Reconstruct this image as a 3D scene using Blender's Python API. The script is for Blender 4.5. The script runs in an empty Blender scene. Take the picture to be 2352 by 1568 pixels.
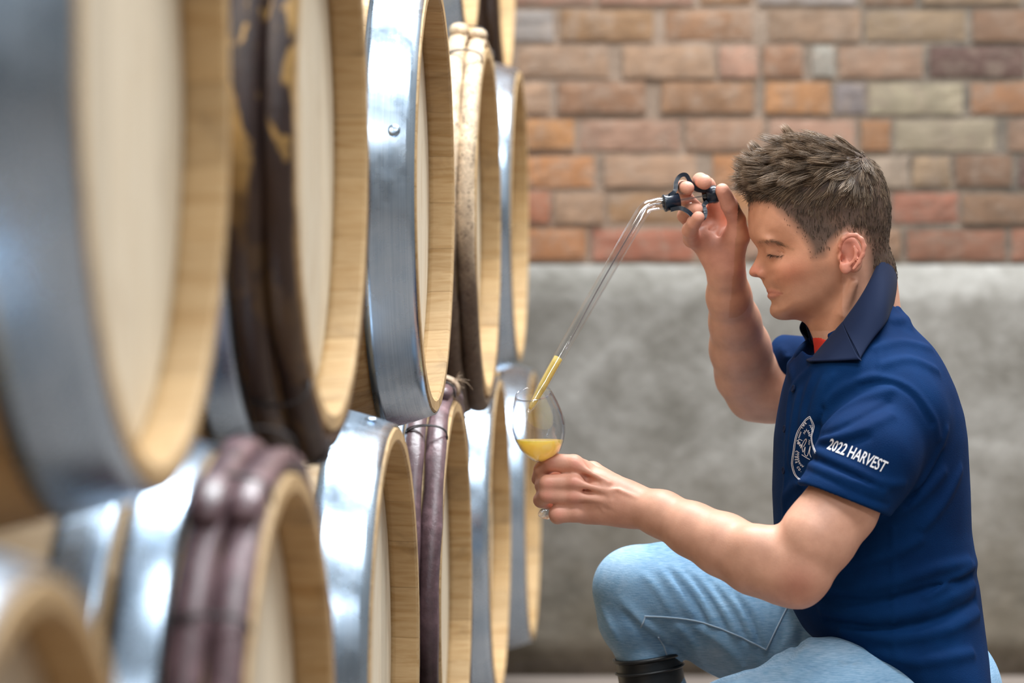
import bpy, bmesh, math, random, time
import numpy as np
from mathutils import Vector, Matrix
T0 = time.time()
random.seed(7); rng = np.random.default_rng(7)
PI = math.pi
C = bpy.context.scene.collection

# ---------------------------------------------------------------- camera, light, exposure
FPX = 6725.0            # focal length in pixels of the 2352 px wide frame
HOR = 715.0             # horizon row
CAMZ = 0.86
def P(px, py, Y):       # a point at distance Y seen at px, py
    return np.array([(px-1176.0)*Y/FPX, Y, CAMZ-(py-HOR)*Y/FPX])
def PX(r, Y): return r*Y/FPX
cam_d = bpy.data.cameras.new('camera'); cam = bpy.data.objects.new('camera', cam_d); C.objects.link(cam)
cam.location = (0, 0, CAMZ); cam.rotation_euler = (PI/2, 0, 0)
cam_d.sensor_width = 36; cam_d.lens = 36*FPX/2352
cam_d.shift_y = -(784-HOR)/2352
cam_d.clip_start = .05
cam_d.dof.use_dof = True; cam_d.dof.focus_distance = 3.92; cam_d.dof.aperture_fstop = 3.4
cam_d.dof.aperture_blades = 0
bpy.context.scene.camera = cam
sc = bpy.context.scene
sc.view_settings.view_transform = 'Standard'; sc.view_settings.look = 'None'
sc.view_settings.gamma = 1; sc.view_settings.use_curve_mapping = False
sc.view_settings.exposure = 0.0
sc.cycles.use_denoising = True
sc.cycles.max_bounces = 10; sc.cycles.transmission_bounces = 10; sc.cycles.transparent_max_bounces = 12
sc.cycles.sample_clamp_indirect = 6; sc.cycles.caustics_refractive = False; sc.cycles.caustics_reflective = False
sc.cycles.blur_glossy = .5
w = bpy.data.worlds.new('world'); sc.world = w; w.use_nodes = True
w.node_tree.nodes['Background'].inputs[0].default_value = (.75, .86, 1, 1)
w.node_tree.nodes['Background'].inputs[1].default_value = .6
def area(name, loc, target, sx, sy, power, col):
    d = bpy.data.lights.new(name, 'AREA'); d.shape = 'RECTANGLE'; d.size = sx; d.size_y = sy
    d.energy = power; d.color = col
    o = bpy.data.objects.new(name, d); C.objects.link(o); o.location = loc
    o.rotation_euler = (Vector(target)-Vector(loc)).to_track_quat('-Z', 'Y').to_euler()
    return o
area('skylight_lamp', (1.1, 5.3, 5.65), (1.1, 5.1, 0), 4.4, 1.1, 760, (.92, .97, 1))
area('skylight_lamp', (1.1, 1.4, 5.65), (1.1, 1.4, 0), 4.4, 1.1, 300, (.92, .97, 1))
area('high_window_lamp', (1.0, -3.1, 4.85), (.6, 3.6, .6), 4.4, .34, 135, (.95, .98, 1))
area('side_window_lamp', (-2.2, .9, 2.9), (.6, 3.9, .7), 1.6, 1.4, 75, (1.0, .93, .85))

# ---------------------------------------------------------------- materials
def mat(name, col=(.5,.5,.5), rough=.6, metal=0, **kw):
    m = bpy.data.materials.new(name); m.use_nodes = True
    b = m.node_tree.nodes['Principled BSDF']
    b.inputs['Base Color'].default_value = (*col, 1); b.inputs['Roughness'].default_value = rough
    b.inputs['Metallic'].default_value = metal
    for k, v in kw.items(): b.inputs[k.replace('_', ' ')].default_value = v
    return m
class N:
    """small node helper on one material"""
    def __init__(s, m): s.m = m; s.t = m.node_tree; s.b = s.t.nodes['Principled BSDF']
    def n(s, typ, **kw):
        x = s.t.nodes.new(typ)
        for k, v in kw.items():
            if k.startswith('i_'):
                key = k[2:].replace('_', ' '); x.inputs[key].default_value = v
            else: setattr(x, k, v)
        return x
    def l(s, a, b): s.t.links.new(a, b)
    def coord(s, scale=(1,1,1), kind='Object', rnd=False):
        tc = s.n('ShaderNodeTexCoord'); mp = s.n('ShaderNodeMapping'); mp.inputs['Scale'].default_value = scale
        s.l(tc.outputs[kind], mp.inputs['Vector'])
        if rnd:
            oi = s.n('ShaderNodeObjectInfo'); mu = s.n('ShaderNodeVectorMath', operation='SCALE'); cb = s.n('ShaderNodeCombineXYZ')
            for i in range(3): s.l(oi.outputs['Random'], cb.inputs[i])
            mu.inputs['Scale'].default_value = 37.0; s.l(cb.outputs[0], mu.inputs[0]); s.l(mu.outputs[0], mp.inputs['Location'])
        return mp.outputs[0]
    def noise(s, vec, scale, detail=4, rough=.55, dist=0):
        x = s.n('ShaderNodeTexNoise'); x.inputs['Scale'].default_value = scale; x.inputs['Detail'].default_value = detail
        x.inputs['Roughness'].default_value = rough; x.inputs['Distortion'].default_value = dist
        s.l(vec, x.inputs['Vector']); return x.outputs['Fac']
    def ramp(s, fac, stops, interp='LINEAR'):
        r = s.n('ShaderNodeValToRGB'); r.color_ramp.interpolation = interp
        e = r.color_ramp.elements
        while len(e) > 1: e.remove(e[-1])
        e[0].position = stops[0][0]; c = stops[0][1]; e[0].color = (*c, 1) if len(c) == 3 else c
        for p, c in stops[1:]:
            q = e.new(p); q.color = (*c, 1)
        s.l(fac, r.inputs[0]); return r.outputs[0]
    def mix(s, fac, a, b, mode='MIX'):
        x = s.n('ShaderNodeMix', data_type='RGBA', blend_type=mode)
        for v, i in ((fac, 0), (a, 6), (b, 7)):
            if hasattr(v, 'links') or isinstance(v, bpy.types.NodeSocket): s.l(v, x.inputs[i])
            else: x.inputs[i].default_value = v if i == 0 else (*v, 1)
        return x.outputs[2]
    def math(s, op, a, b=None):
        x = s.n('ShaderNodeMath', operation=op)
        for i, v in enumerate((a, b)):
            if v is None: continue
            if isinstance(v, bpy.types.NodeSocket): s.l(v, x.inputs[i])
            else: x.inputs[i].default_value = v
        return x.outputs[0]
    def col(s, c): s.l(c, s.b.inputs['Base Color'])
    def rough(s, c): s.l(c, s.b.inputs['Roughness'])
    def bump(s, h, strength=.3, dist=.002):
        x = s.n('ShaderNodeBump'); x.inputs['Strength'].default_value = strength; x.inputs['Distance'].default_value = dist
        s.l(h, x.inputs['Height']); s.l(x.outputs[0], s.b.inputs['Normal'])
def g3(v): return (v, v, v)

def oak(name, pale, gold, dark, stain=.5, axis='x'):
    m = mat(name, rough=.62); n = N(m)
    sc_ = {'x': (1.2, 14, 14), 'z': (14, 14, 1.2)}[axis]
    v = n.coord(sc_, rnd=True); v2 = n.coord((1,1,1), rnd=True)
    g = n.noise(v, 5, 6, .6, .4)
    c = n.ramp(g, [(.3, gold), (.5, pale), (.72, gold)])
    oi = n.n('ShaderNodeObjectInfo')
    tone = n.ramp(oi.outputs['Random'], [(0, g3(.84)), (.5, g3(.95)), (1, g3(1.05))])
    c = n.mix(1.0, c, tone, 'MULTIPLY')
    st = n.ramp(n.noise(v2, 7, 5, .65, .6), [(.56, g3(0)), (.74, g3(stain))])
    c = n.mix(st, c, dark)
    n.col(c); n.bump(g, .35, .0015)
    return m
M = {}
M['oak'] = oak('oak_staves', (.55,.375,.19), (.41,.24,.088), (.11,.062,.028), .6)
M['oak_chime'] = M['oak']
M['oak_head'] = oak('oak_head_boards', (.76,.67,.52), (.66,.53,.36), (.30,.19,.10), .22, 'z')
m = mat('galvanised_steel', (.6,.64,.7), .32, 1.0); n = N(m)
v = n.coord((1,1,1), rnd=True)
a = n.noise(v, 9, 5, .6, .5); b_ = n.noise(n.coord((260, 2, 2)), 3, 3, .6)
n.col(n.mix(.5, n.ramp(a, [(.3, (.28,.40,.54)), (.6, (.47,.58,.71)), (.8,(.68,.77,.86))]), n.ramp(b_, [(.3, (.34,.44,.56)), (.7, (.60,.70,.80))])))
n.rough(n.ramp(n.noise(v, 22, 5, .6), [(.3, g3(.20)), (.75, g3(.38))])); n.bump(b_, .12, .0006)
M['steel'] = m
def cane_mat(name, bark, inner, thr, speck=0, rough=.45, low=(.05,.025,.015)):
    m = mat(name, rough=rough); n = N(m)
    v = n.coord((1,1,1), rnd=False)
    v3 = n.coord((2.2,1,1), rnd=False)
    pa = n.ramp(n.noise(v3, 9, 4, .6, .8), [(thr-.015, g3(0)), (thr+.015, g3(1))])
    bk = n.ramp(n.noise(v, 30, 6, .65), [(.3, tuple(x*.5 for x in bark)), (.55, bark), (.75, tuple(min(1,x*1.9+.02) for x in bark))])
    c = n.mix(pa, bk, n.ramp(n.noise(v, 50, 4), [(.3, tuple(x*.6 for x in inner)), (.6, inner)]))
    if speck:
        sp = n.ramp(n.noise(n.coord((1.6,1,1)), 120, 3, .6, 2.2), [(.57, g3(0)), (.61, g3(1))])
        c = n.mix(sp, c, (.05, .025, .015))
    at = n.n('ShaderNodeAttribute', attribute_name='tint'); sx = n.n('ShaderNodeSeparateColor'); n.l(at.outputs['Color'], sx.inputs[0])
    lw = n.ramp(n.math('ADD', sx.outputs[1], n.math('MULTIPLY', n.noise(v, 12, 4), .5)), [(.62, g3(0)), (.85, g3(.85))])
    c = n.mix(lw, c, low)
    sd = n.ramp(n.math('ADD', sx.outputs[0], n.math('MULTIPLY', n.noise(v, 14, 4), .35)), [(1.0, g3(0)), (1.06, g3(1))])
    c = n.mix(sd, c, n.ramp(n.noise(v, 40, 5), [(.35, (.30,.18,.08)), (.6, (.62,.47,.30))]))
    n.col(c); n.bump(n.noise(v, 70, 5, .7), .5, .002)
    return m
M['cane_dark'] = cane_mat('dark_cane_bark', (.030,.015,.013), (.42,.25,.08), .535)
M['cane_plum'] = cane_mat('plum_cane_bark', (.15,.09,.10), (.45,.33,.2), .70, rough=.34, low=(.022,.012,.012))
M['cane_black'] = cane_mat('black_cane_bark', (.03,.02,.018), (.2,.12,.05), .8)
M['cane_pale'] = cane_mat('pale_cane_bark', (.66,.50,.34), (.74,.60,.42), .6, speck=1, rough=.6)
M['binding'] = mat('binding_cord', (.035,.03,.03), .7)
M['wicker'] = mat('split_wicker', (.42,.30,.20), .6)

# letter shapes are made first, while the scene is still small
def text_mesh(s, weight=.016):
    cu = bpy.data.curves.new('t', 'FONT'); cu.body = s; cu.size = 1; cu.offset = weight; cu.resolution_u = 3
    o = bpy.data.objects.new('t', cu); C.objects.link(o); bpy.context.view_layer.update()
    me = bpy.data.meshes.new_from_object(o.evaluated_get(bpy.context.evaluated_depsgraph_get()))
    v = np.array([x.co[:2] for x in me.vertices]); f = [tuple(p.vertices) for p in me.polygons]
    bpy.data.objects.remove(o); bpy.data.curves.remove(cu); return v, f
GLYPH = {k: text_mesh(k, .03) for k in sorted(set('CIDERCO.TH'))}
HARVEST = text_mesh('2022 HARVEST', .012)
# ---------------------------------------------------------------- object helpers
def tag(o, label=None, cat=None, group=None, kind=None):
    if label: o['label'] = label
    if cat: o['category'] = cat
    if group: o['group'] = group
    if kind: o['kind'] = kind
    return o
def empty(name, loc, rot=(0,0,0)):
    o = bpy.data.objects.new(name, None); C.objects.link(o); o.location = loc; o.rotation_euler = rot; return o
def link(name, me, parent=None, m=None, loc=None, rot=None):
    o = bpy.data.objects.new(name, me); C.objects.link(o)
    if parent: o.parent = parent
    if m and not me.materials: me.materials.append(m)
    if loc is not None: o.location = loc
    if rot is not None: o.rotation_euler = rot
    return o
def mesh_np(name, v, f, smooth=True, m=None):
    me = bpy.data.meshes.new(name)
    me.from_pydata([tuple(x) for x in v], [], [tuple(x) for x in f])
    if smooth: me.polygons.foreach_set('use_smooth', [True]*len(me.polygons))
    if m: me.materials.append(m)
    me.update(); return me
def mesh_quads(name, v, q, m=None):
    """fast mesh from arrays of quads or triangles"""
    me = bpy.data.meshes.new(name); v = np.asarray(v, np.float32); q = np.asarray(q, np.int32); k = q.shape[1]
    me.vertices.add(len(v)); me.vertices.foreach_set('co', v.ravel())
    me.loops.add(q.size); me.loops.foreach_set('vertex_index', q.ravel())
    me.polygons.add(len(q)); me.polygons.foreach_set('loop_start', np.arange(0, q.size, k, dtype=np.int32))
    me.polygons.foreach_set('use_smooth', np.ones(len(q), bool))
    if m: me.materials.append(m)
    me.update(calc_edges=True); me.validate(); return me
def lathe(prof, seg=48, closed=False, a0=0, a1=2*PI):
    """revolve (x, r) pairs about the x axis"""
    full = abs(a1-a0-2*PI) < 1e-6; ns = seg if full else seg+1
    v = []; f = []; k = len(prof)
    for j in range(ns):
        a = a0+(a1-a0)*j/seg
        for x, r in prof: v.append((x, r*math.cos(a), r*math.sin(a)))
    for j in range(seg):
        jn = (j+1) % ns
        for i in range(k if closed else k-1):
            i2 = (i+1) % k
            f.append((j*k+i, j*k+i2, jn*k+i2, jn*k+i))
    return v, f
def tube(path, radii, seg=8, cap=True, up=None):
    """tube along a polyline, returns v, f"""
    p = [Vector(x) for x in path]; n = len(p); v = []; f = []
    if not hasattr(radii, '__len__'): radii = [radii]*n
    t0 = (p[1]-p[0]).normalized(); ref = Vector(up) if up is not None else (Vector((0,0,1)) if abs(t0.z) < .9 else Vector((1,0,0)))
    nrm = (ref-t0*ref.dot(t0)).normalized()
    for i in range(n):
        t = (p[min(i+1, n-1)]-p[max(i-1, 0)]).normalized()
        nrm = (nrm-t*nrm.dot(t)).normalized(); bn = t.cross(nrm)
        for j in range(seg):
            a = 2*PI*j/seg; v.append(p[i]+(nrm*math.cos(a)+bn*math.sin(a))*radii[i])
    for i in range(n-1):
        for j in range(seg):
            j2 = (j+1) % seg; f.append((i*seg+j, i*seg+j2, (i+1)*seg+j2, (i+1)*seg+j))
    if cap:
        f.append(tuple(range(seg))[::-1]); f.append(tuple((n-1)*seg+j for j in range(seg)))
    return v, f
def catmull(pts, sub=8, closed=False):
    p = np.asarray(pts, float); n = len(p); out = []
    rngi = range(n if closed else n-1)
    for i in rngi:
        if closed: a, b, c, d = p[(i-1)%n], p[i], p[(i+1)%n], p[(i+2)%n]
        else: a, b, c, d = p[max(i-1,0)], p[i], p[i+1], p[min(i+2,n-1)]
        for s in range(sub):
            t = s/sub
            out.append(.5*((2*b)+(-a+c)*t+(2*a-5*b+4*c-d)*t*t+(-a+3*b-3*c+d)*t**3))
    if not closed: out.append(p[-1])
    return np.array(out)
def merge(*vf):
    V = []; F = []
    for v, f in vf:
        o = len(V); V += list(v); F += [tuple(i+o for i in q) for q in f]
    return V, F
def box_vf(x0, x1, y0, y1, z0, z1):
    v = [(x,y,z) for x in (x0,x1) for y in (y0,y1) for z in (z0,z1)]
    f = [(0,1,3,2),(4,6,7,5),(0,4,5,1),(2,3,7,6),(0,2,6,4),(1,5,7,3)]
    return v, f

# ---------------------------------------------------------------- implicit surfaces
def smin(a, b, k):
    if k <= 0: return np.minimum(a, b)
    h = np.maximum(k-np.abs(a-b), 0)/k
    return np.minimum(a, b)-h*h*k*.25
def smax(a, b, k): return -smin(-a, -b, k)
def f_cone(a, b, ra, rb, flat=None):
    """tapered capsule; flat=(direction, factor) squashes it along a direction"""
    a = np.asarray(a, float); b = np.asarray(b, float); ab = b-a; L2 = ab@ab+1e-12
    if flat is not None:
        n = np.asarray(flat[0], float); n = n/np.linalg.norm(n); s = 1/flat[1]
    def f(p):
        q = p-a
        t = np.clip((q@ab)/L2, 0, 1)
        d = q-t[:,None]*ab
        if flat is not None:
            d = d+((s-1)*(d@n))[:,None]*n
            return (np.sqrt((d*d).sum(1))-(ra+(rb-ra)*t))*flat[1]**.5 if False else (np.sqrt((d*d).sum(1))-(ra+(rb-ra)*t))/max(1, s**.5)
        return np.sqrt((d*d).sum(1))-(ra+(rb-ra)*t)
    c = (a+b)/2; return f, c, math.sqrt(L2)/2+max(ra, rb)
def f_ell(c, r, R=None):
    c = np.asarray(c, float); r = np.asarray(r, float)
    def f(p):
        q = p-c
        if R is not None: q = q@R
        k0 = np.sqrt(((q/r)**2).sum(1)); k1 = np.sqrt(((q/(r*r))**2).sum(1))+1e-9
        return k0*(k0-1)/k1
    return f, c, float(max(r))
def rotm(ax, deg): return np.array(Matrix.Rotation(math.radians(deg), 3, ax))
class Sdf:
    def __init__(s): s.ops = []
    def u(s, prim, k=.004): s.ops.append((*prim, 'u', k)); return s
    def sub(s, prim, k=.004): s.ops.append((*prim, 's', k)); return s
    def cone(s, a, b, ra, rb, k=.004, flat=None, sub=False): s.ops.append((*f_cone(a, b, ra, rb, flat), 's' if sub else 'u', k))
    def chain(s, pts, k=.004, kin=.003, flat=None, sub=False):
        """pts: (px, py, Y, rpx) - one primitive"""
        A = [P(*q[:3]) for q in pts]; R = [PX(q[3], q[2]) for q in pts]
        s.chainw(A, R, k, kin, flat, sub)
    def chainw(s, A, R, k=.004, kin=.003, flat=None, sub=False):
        fs = [f_cone(A[i], A[i+1], R[i], R[i+1], flat)[0] for i in range(len(A)-1)]
        def f(p):
            d = fs[0](p)
            for g in fs[1:]: d = smin(d, g(p), kin)
            return d
        A_ = np.array(A); c = (A_.min(0)+A_.max(0))/2
        s.ops.append((f, c, float(np.linalg.norm(A_-c, axis=1).max()+max(R)), 's' if sub else 'u', k))
    def __call__(s, p, ops=None):
        d = np.full(len(p), 1.0)
        for f, c, r, op, k in (ops if ops is not None else s.ops):
            if op == 'u': d = smin(d, f(p), k)
            elif op == 's': d = smax(d, -f(p), k)
            else: d = f(p, d)
        return d
    def near(s, c, rad): return [o for o in s.ops if np.linalg.norm(o[1]-c)-o[2] < rad+o[4]+.002]
    def trace(s, px, py, y0=2.5):
        """where the camera-side surface lies under points px, py (arrays)"""
        px = np.atleast_1d(np.asarray(px, float)); py = np.atleast_1d(np.asarray(py, float))
        d = np.stack([(px-1176)/FPX, np.ones(len(px)), -(py-HOR)/FPX], 1); o = np.array([0, 0, CAMZ])
        t = np.full(len(px), y0)
        for _ in range(60):
            h = s(o+d*t[:,None]); t = np.minimum(t+h*.8, 4.45)
        return o+d*t[:,None]
    def normal(s, p, e=.0015):
        g = np.stack([s(p+np.eye(3)[i]*e)-s(p-np.eye(3)[i]*e) for i in range(3)], 1)
        return g/(np.linalg.norm(g, axis=1)[:,None]+1e-9)
def surface(sdf, lo, hi, h, smooth=2, B=16):
    """surface nets over a box, evaluated only in blocks near the surface"""
    lo = np.asarray(lo, float); hi = np.asarray(hi, float)
    nb = np.ceil((hi-lo)/(h*B)).astype(int); n = nb*B+1
    G = np.ones(n, np.float32)
    bs = h*B; hd = bs*math.sqrt(3)/2
    bi = np.stack(np.meshgrid(*[np.arange(k) for k in nb], indexing='ij'), -1).reshape(-1, 3)
    cen = lo+(bi+.5)*bs
    fc = np.concatenate([sdf(cen[i:i+60000]) for i in range(0, len(cen), 60000)])
    off = np.stack(np.meshgrid(*[np.arange(B+1)]*3, indexing='ij'), -1).reshape(-1, 3)*h
    for (i, j, k), c, v in zip(bi, cen, fc):
        sl = (slice(i*B, i*B+B+1), slice(j*B, j*B+B+1), slice(k*B, k*B+B+1))
        if abs(v) > hd*1.35:
            if v < 0: G[i*B:i*B+B+1, j*B:j*B+B+1, k*B:k*B+B+1] = -1
    for (i, j, k), c, v in zip(bi, cen, fc):
        if abs(v) > hd*1.35: continue
        ops = sdf.near(c, hd)
        sl = (slice(i*B, i*B+B+1), slice(j*B, j*B+B+1), slice(k*B, k*B+B+1))
        if not ops: G[sl] = 1; continue
        G[sl] = sdf(lo+np.array([i,j,k])*bs+off, ops).reshape(B+1, B+1, B+1)
    S = G < 0
    nx, ny, nz = n
    cs = np.zeros((nx-1, ny-1, nz-1), np.uint8)
    for a in (0,1):
        for b in (0,1):
            for c in (0,1): cs += S[a:nx-1+a, b:ny-1+b, c:nz-1+c]
    act = np.flatnonzero(((cs > 0) & (cs < 8)).ravel()); del cs
    ci = np.stack(np.unravel_index(act, (nx-1, ny-1, nz-1)), 1)
    acc = np.zeros((len(ci), 3)); cnt = np.zeros(len(ci))
    cor = {(a,b,c): G[ci[:,0]+a, ci[:,1]+b, ci[:,2]+c].astype(float) for a in (0,1) for b in (0,1) for c in (0,1)}
    for ax in range(3):
        for a in (0,1):
            for b in (0,1):
                o0 = [0,0,0]; oth = [x for x in range(3) if x != ax]; o0[oth[0]] = a; o0[oth[1]] = b
                o1 = list(o0); o1[ax] = 1
                f0 = cor[tuple(o0)]; f1 = cor[tuple(o1)]; mk = (f0 < 0) != (f1 < 0)
                t = np.where(mk, f0/(f0-f1+1e-20), 0)
                pt = np.tile(np.array(o0, float), (len(ci), 1)); pt[:,ax] = t
                acc[mk] += pt[mk]; cnt[mk] += 1
    V = lo+(ci+acc/cnt[:,None])*h
    quads = []
    dims = np.array([nx-1, ny-1, nz-1])
    for ax in range(3):
        oth = [x for x in range(3) if x != ax]
        s0 = [slice(None)]*3; s1 = [slice(None)]*3; s0[ax] = slice(0, -1); s1[ax] = slice(1, None)
        for o in oth: s0[o] = slice(1, -1); s1[o] = slice(1, -1)
        A = S[tuple(s0)]; Bq = S[tuple(s1)]
        e = np.stack(np.nonzero(A != Bq), 1); ins = A[tuple(e.T)]
        for o in oth: e[:,o] += 1
        ids = []
        for da, db in ((0,0),(1,0),(1,1),(0,1)):
            c = e.copy(); c[:,oth[0]] -= 1-da; c[:,oth[1]] -= 1-db
            ids.append(np.searchsorted(act, np.ravel_multi_index(c.T, dims)))
        q = np.stack(ids, 1)
        flip = ins if ax != 1 else ~ins
        q[~flip] = q[~flip][:, ::-1]
        quads.append(q)
    Q = np.concatenate(quads)
    if smooth:
        E_ = np.concatenate([Q[:,[0,1]], Q[:,[1,2]], Q[:,[2,3]], Q[:,[3,0]]])
        for it in range(smooth):
            deg = np.bincount(E_.ravel(), minlength=len(V)).astype(float)
            av = np.stack([np.bincount(E_[:,0], V[E_[:,1],k], len(V))+np.bincount(E_[:,1], V[E_[:,0],k], len(V)) for k in range(3)], 1)/np.maximum(deg,1)[:,None]
            V = V+.5*(av-V)
    return V, Q
# ---------------------------------------------------------------- the room
WY = 6.91                                  # face of the wall behind
XL, XR, YF, ZC = -2.5, 3.7, -3.3, 5.8
PL = CAMZ-(607-HOR)*WY/FPX                 # top of the concrete plinth
m = mat('floor_concrete', rough=.75); n = N(m); v = n.coord()
n.col(n.ramp(n.noise(v, 3, 6, .6), [(.3, (.13,.105,.09)), (.7, (.24,.195,.165))])); n.bump(n.noise(v, 60, 5), .3, .003); M['floor'] = m
m = mat('painted_wall', rough=.8); n = N(m); v = n.coord(); n.col(n.ramp(n.noise(v, 2, 4), [(.3, (.17,.16,.15)), (.7, (.22,.205,.19))])); M['wall'] = m
m = mat('dark_timber', rough=.7); n = N(m); v = n.coord((1,8,8)); n.col(n.ramp(n.noise(v, 4, 4), [(.3, (.02,.016,.013)), (.7, (.06,.045,.035))])); M['timber'] = m
def struct(name, vf, m, kind='structure'):
    o = link(name, mesh_np(name, *vf, smooth=False, m=m)); o['kind'] = kind; return o
struct('floor', box_vf(XL-.1, XR+.1, YF-.1, WY+.3, -.1, 0), M['floor'])
def walls_with_hole(name, axis, pos, a0, a1, z0, z1, hole, th=.12, m=None):
    """wall slab in 4 pieces round a window hole (joined into one mesh)"""
    h0, h1, hz0, hz1 = hole; parts = []
    for (p, q, r, s) in ((a0, h0, z0, z1), (h1, a1, z0, z1), (h0, h1, z0, hz0), (h0, h1, hz1, z1)):
        if axis == 'y': parts.append(box_vf(p, q, pos-th, pos, r, s))
        elif axis == 'x': parts.append(box_vf(pos-th, pos, p, q, r, s))
        else: parts.append(box_vf(p, q, r, s, pos, pos+th))
    return struct(name, merge(*parts), m or M['wall'])
walls_with_hole('wall_front', 'y', YF, XL, XR, 0, ZC, (-1.3, 3.3, 4.35, 5.35))
walls_with_hole('wall_left', 'x', XL, YF, WY, 0, ZC, (.0, 1.8, 2.2, 3.7))
struct('wall_right', box_vf(XR, XR+.12, YF, WY, 0, ZC), M['wall'])
hole = []
S1, S2 = (.8, 2.0), (4.5, 6.1); SX = (-1.15, 3.35)
parts = [box_vf(XL-.1, XR+.1, YF-.1, S1[0], ZC, ZC+.1), box_vf(XL-.1, XR+.1, S1[1], S2[0], ZC, ZC+.1), box_vf(XL-.1, XR+.1, S2[1], WY+.3, ZC, ZC+.1)]
for s in (S1, S2): parts += [box_vf(XL-.1, SX[0], *s, ZC, ZC+.1), box_vf(SX[1], XR+.1, *s, ZC, ZC+.1)]
struct('ceiling', merge(*parts), M['wall'])
def win_frame(name, pts, t=.05, d=.05):
    o = empty(name, pts[0]); o['kind'] = 'structure'
    c = np.array(pts, float)
    for i in range(4):
        a, b = c[i], c[(i+1) % 4]
        v, f = tube([a-c[0], b-c[0]], t/2, 4); link('window_frame', mesh_np('window_frame', v, f, False, M['timber']), o)
    mid0 = (c[0]+c[1])/2; mid1 = (c[2]+c[3])/2
    v, f = tube([mid0-c[0], mid1-c[0]], t/2, 4); link('mullion', mesh_np('mullion', v, f, False, M['timber']), o)
win_frame('window_1', [(-1.3,YF,4.35),(3.3,YF,4.35),(3.3,YF,5.35),(-1.3,YF,5.35)])
win_frame('window_2', [(XL,0,2.2),(XL,1.8,2.2),(XL,1.8,3.7),(XL,0,3.7)])
for k, s in ((3, S2), (4, S1)):
    win_frame('window_%d' % k, [(SX[0],s[0],ZC),(SX[1],s[0],ZC),(SX[1],s[1],ZC),(SX[0],s[1],ZC)])

# the wall behind: mortar bed with a rendered concrete plinth, bricks as pieces of their own
m = mat('mortar', rough=.9); n = N(m); v = n.coord()
c = n.ramp(n.noise(v, 6, 6, .65, .3), [(.25, (.17,.12,.088)), (.5, (.275,.198,.145)), (.75, (.36,.275,.215))])
xr = n.n('ShaderNodeSeparateXYZ'); tc = n.n('ShaderNodeTexCoord'); n.l(tc.outputs['Object'], xr.inputs[0])
side = n.ramp(n.math('ADD', n.math('MULTIPLY', xr.outputs[0], .7), n.math('MULTIPLY', n.noise(v, 5, 4), .5)), [(.52, g3(0)), (.95, g3(1))])
c = n.mix(side, c, n.ramp(n.noise(v, 12, 5, .7), [(.3, (.05,.045,.038)), (.7, (.25,.20,.155))]))
n.col(c); n.bump(n.noise(v, 40, 6, .7), .8, .006); M['mortar'] = m
m = mat('rendered_concrete', rough=.85); n = N(m); v = n.coord()
big = n.noise(n.coord((1,1,1.15)), 4.2, 8, .74, .25)
c = n.ramp(big, [(.28, (.085,.077,.060)), (.43, (.175,.163,.142)), (.55, (.25,.237,.215)), (.68, (.36,.345,.32))])
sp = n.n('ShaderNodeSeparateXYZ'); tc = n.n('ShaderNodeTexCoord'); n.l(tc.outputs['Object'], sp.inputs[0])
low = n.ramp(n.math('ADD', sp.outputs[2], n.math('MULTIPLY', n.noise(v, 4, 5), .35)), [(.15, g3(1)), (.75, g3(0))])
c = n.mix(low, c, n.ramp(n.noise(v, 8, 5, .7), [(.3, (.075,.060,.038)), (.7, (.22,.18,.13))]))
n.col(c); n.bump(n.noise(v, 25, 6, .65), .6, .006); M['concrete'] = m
wall = struct('wall_back', box_vf(XL, XR, WY+.0055, WY+.25, 0, ZC), M['mortar'])
def rough_slab(x0, x1, z0, z1, y, amp, nx, nz, depth=.05):
    """front face grid with small real unevenness and rounded edges"""
    v = []; f = []
    for i in range(nx+1):
        for j in range(nz+1):
            x = x0+(x1-x0)*i/nx; z = z0+(z1-z0)*j/nz
            e = min(i, nx-i, j, nz-j)
            v.append((x+random.uniform(-1,1)*amp*.8, y+(amp*1.1 if e == 0 else 0)+random.uniform(-1,1)*amp*.5, z+random.uniform(-1,1)*amp*.8))
    g = lambda i, j: i*(nz+1)+j
    for i in range(nx):
        for j in range(nz): f.append((g(i,j), g(i+1,j), g(i+1,j+1), g(i,j+1)))
    ring = [g(i,0) for i in range(nx)]+[g(nx,j) for j in range(nz)]+[g(i,nz) for i in range(nx,0,-1)]+[g(0,j) for j in range(nz,0,-1)]
    o = len(v)
    for r in ring: v.append((v[r][0], y+depth, v[r][2]))
    k = len(ring)
    for a in range(k): f.append((ring[a], o+a, o+(a+1)%k, ring[(a+1)%k]))
    return v, f
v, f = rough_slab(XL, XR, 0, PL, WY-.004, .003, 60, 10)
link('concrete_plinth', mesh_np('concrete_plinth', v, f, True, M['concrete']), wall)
m = mat('brick', rough=.85); n = N(m); v = n.coord(rnd=True)
oi = n.n('ShaderNodeObjectInfo')
c = n.mix(1.0, oi.outputs['Color'], n.ramp(n.noise(v, 14, 6, .65, .4), [(.25, g3(.45)), (.5, g3(.70)), (.75, g3(.92))]), 'MULTIPLY')
lime = n.ramp(n.noise(v, 22, 6, .7, .8), [(.47, g3(0)), (.70, g3(.75))])
c = n.mix(lime, c, (.31, .23, .175))
dk = n.n('ShaderNodeSeparateXYZ'); n.l(oi.outputs['Location'], dk.inputs[0])
soot = n.ramp(n.math('ADD', n.math('MULTIPLY', dk.outputs[0], .7), n.math('MULTIPLY', n.noise(v, 9, 5, .7), .6)), [(.66, g3(0)), (1.08, g3(.85))])
c = n.mix(soot, c, n.mix(.5, (.07,.055,.042), c))
n.col(c); n.bump(n.noise(v, 90, 5, .7), .6, .003); M['brick'] = m
def brick_mesh(w, h):
    return mesh_np('brick', *rough_slab(-w/2, w/2, -h/2, h/2, 0, .0016, 7, 4, .02), smooth=False, m=M['brick'])
BH = 0.0863
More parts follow.
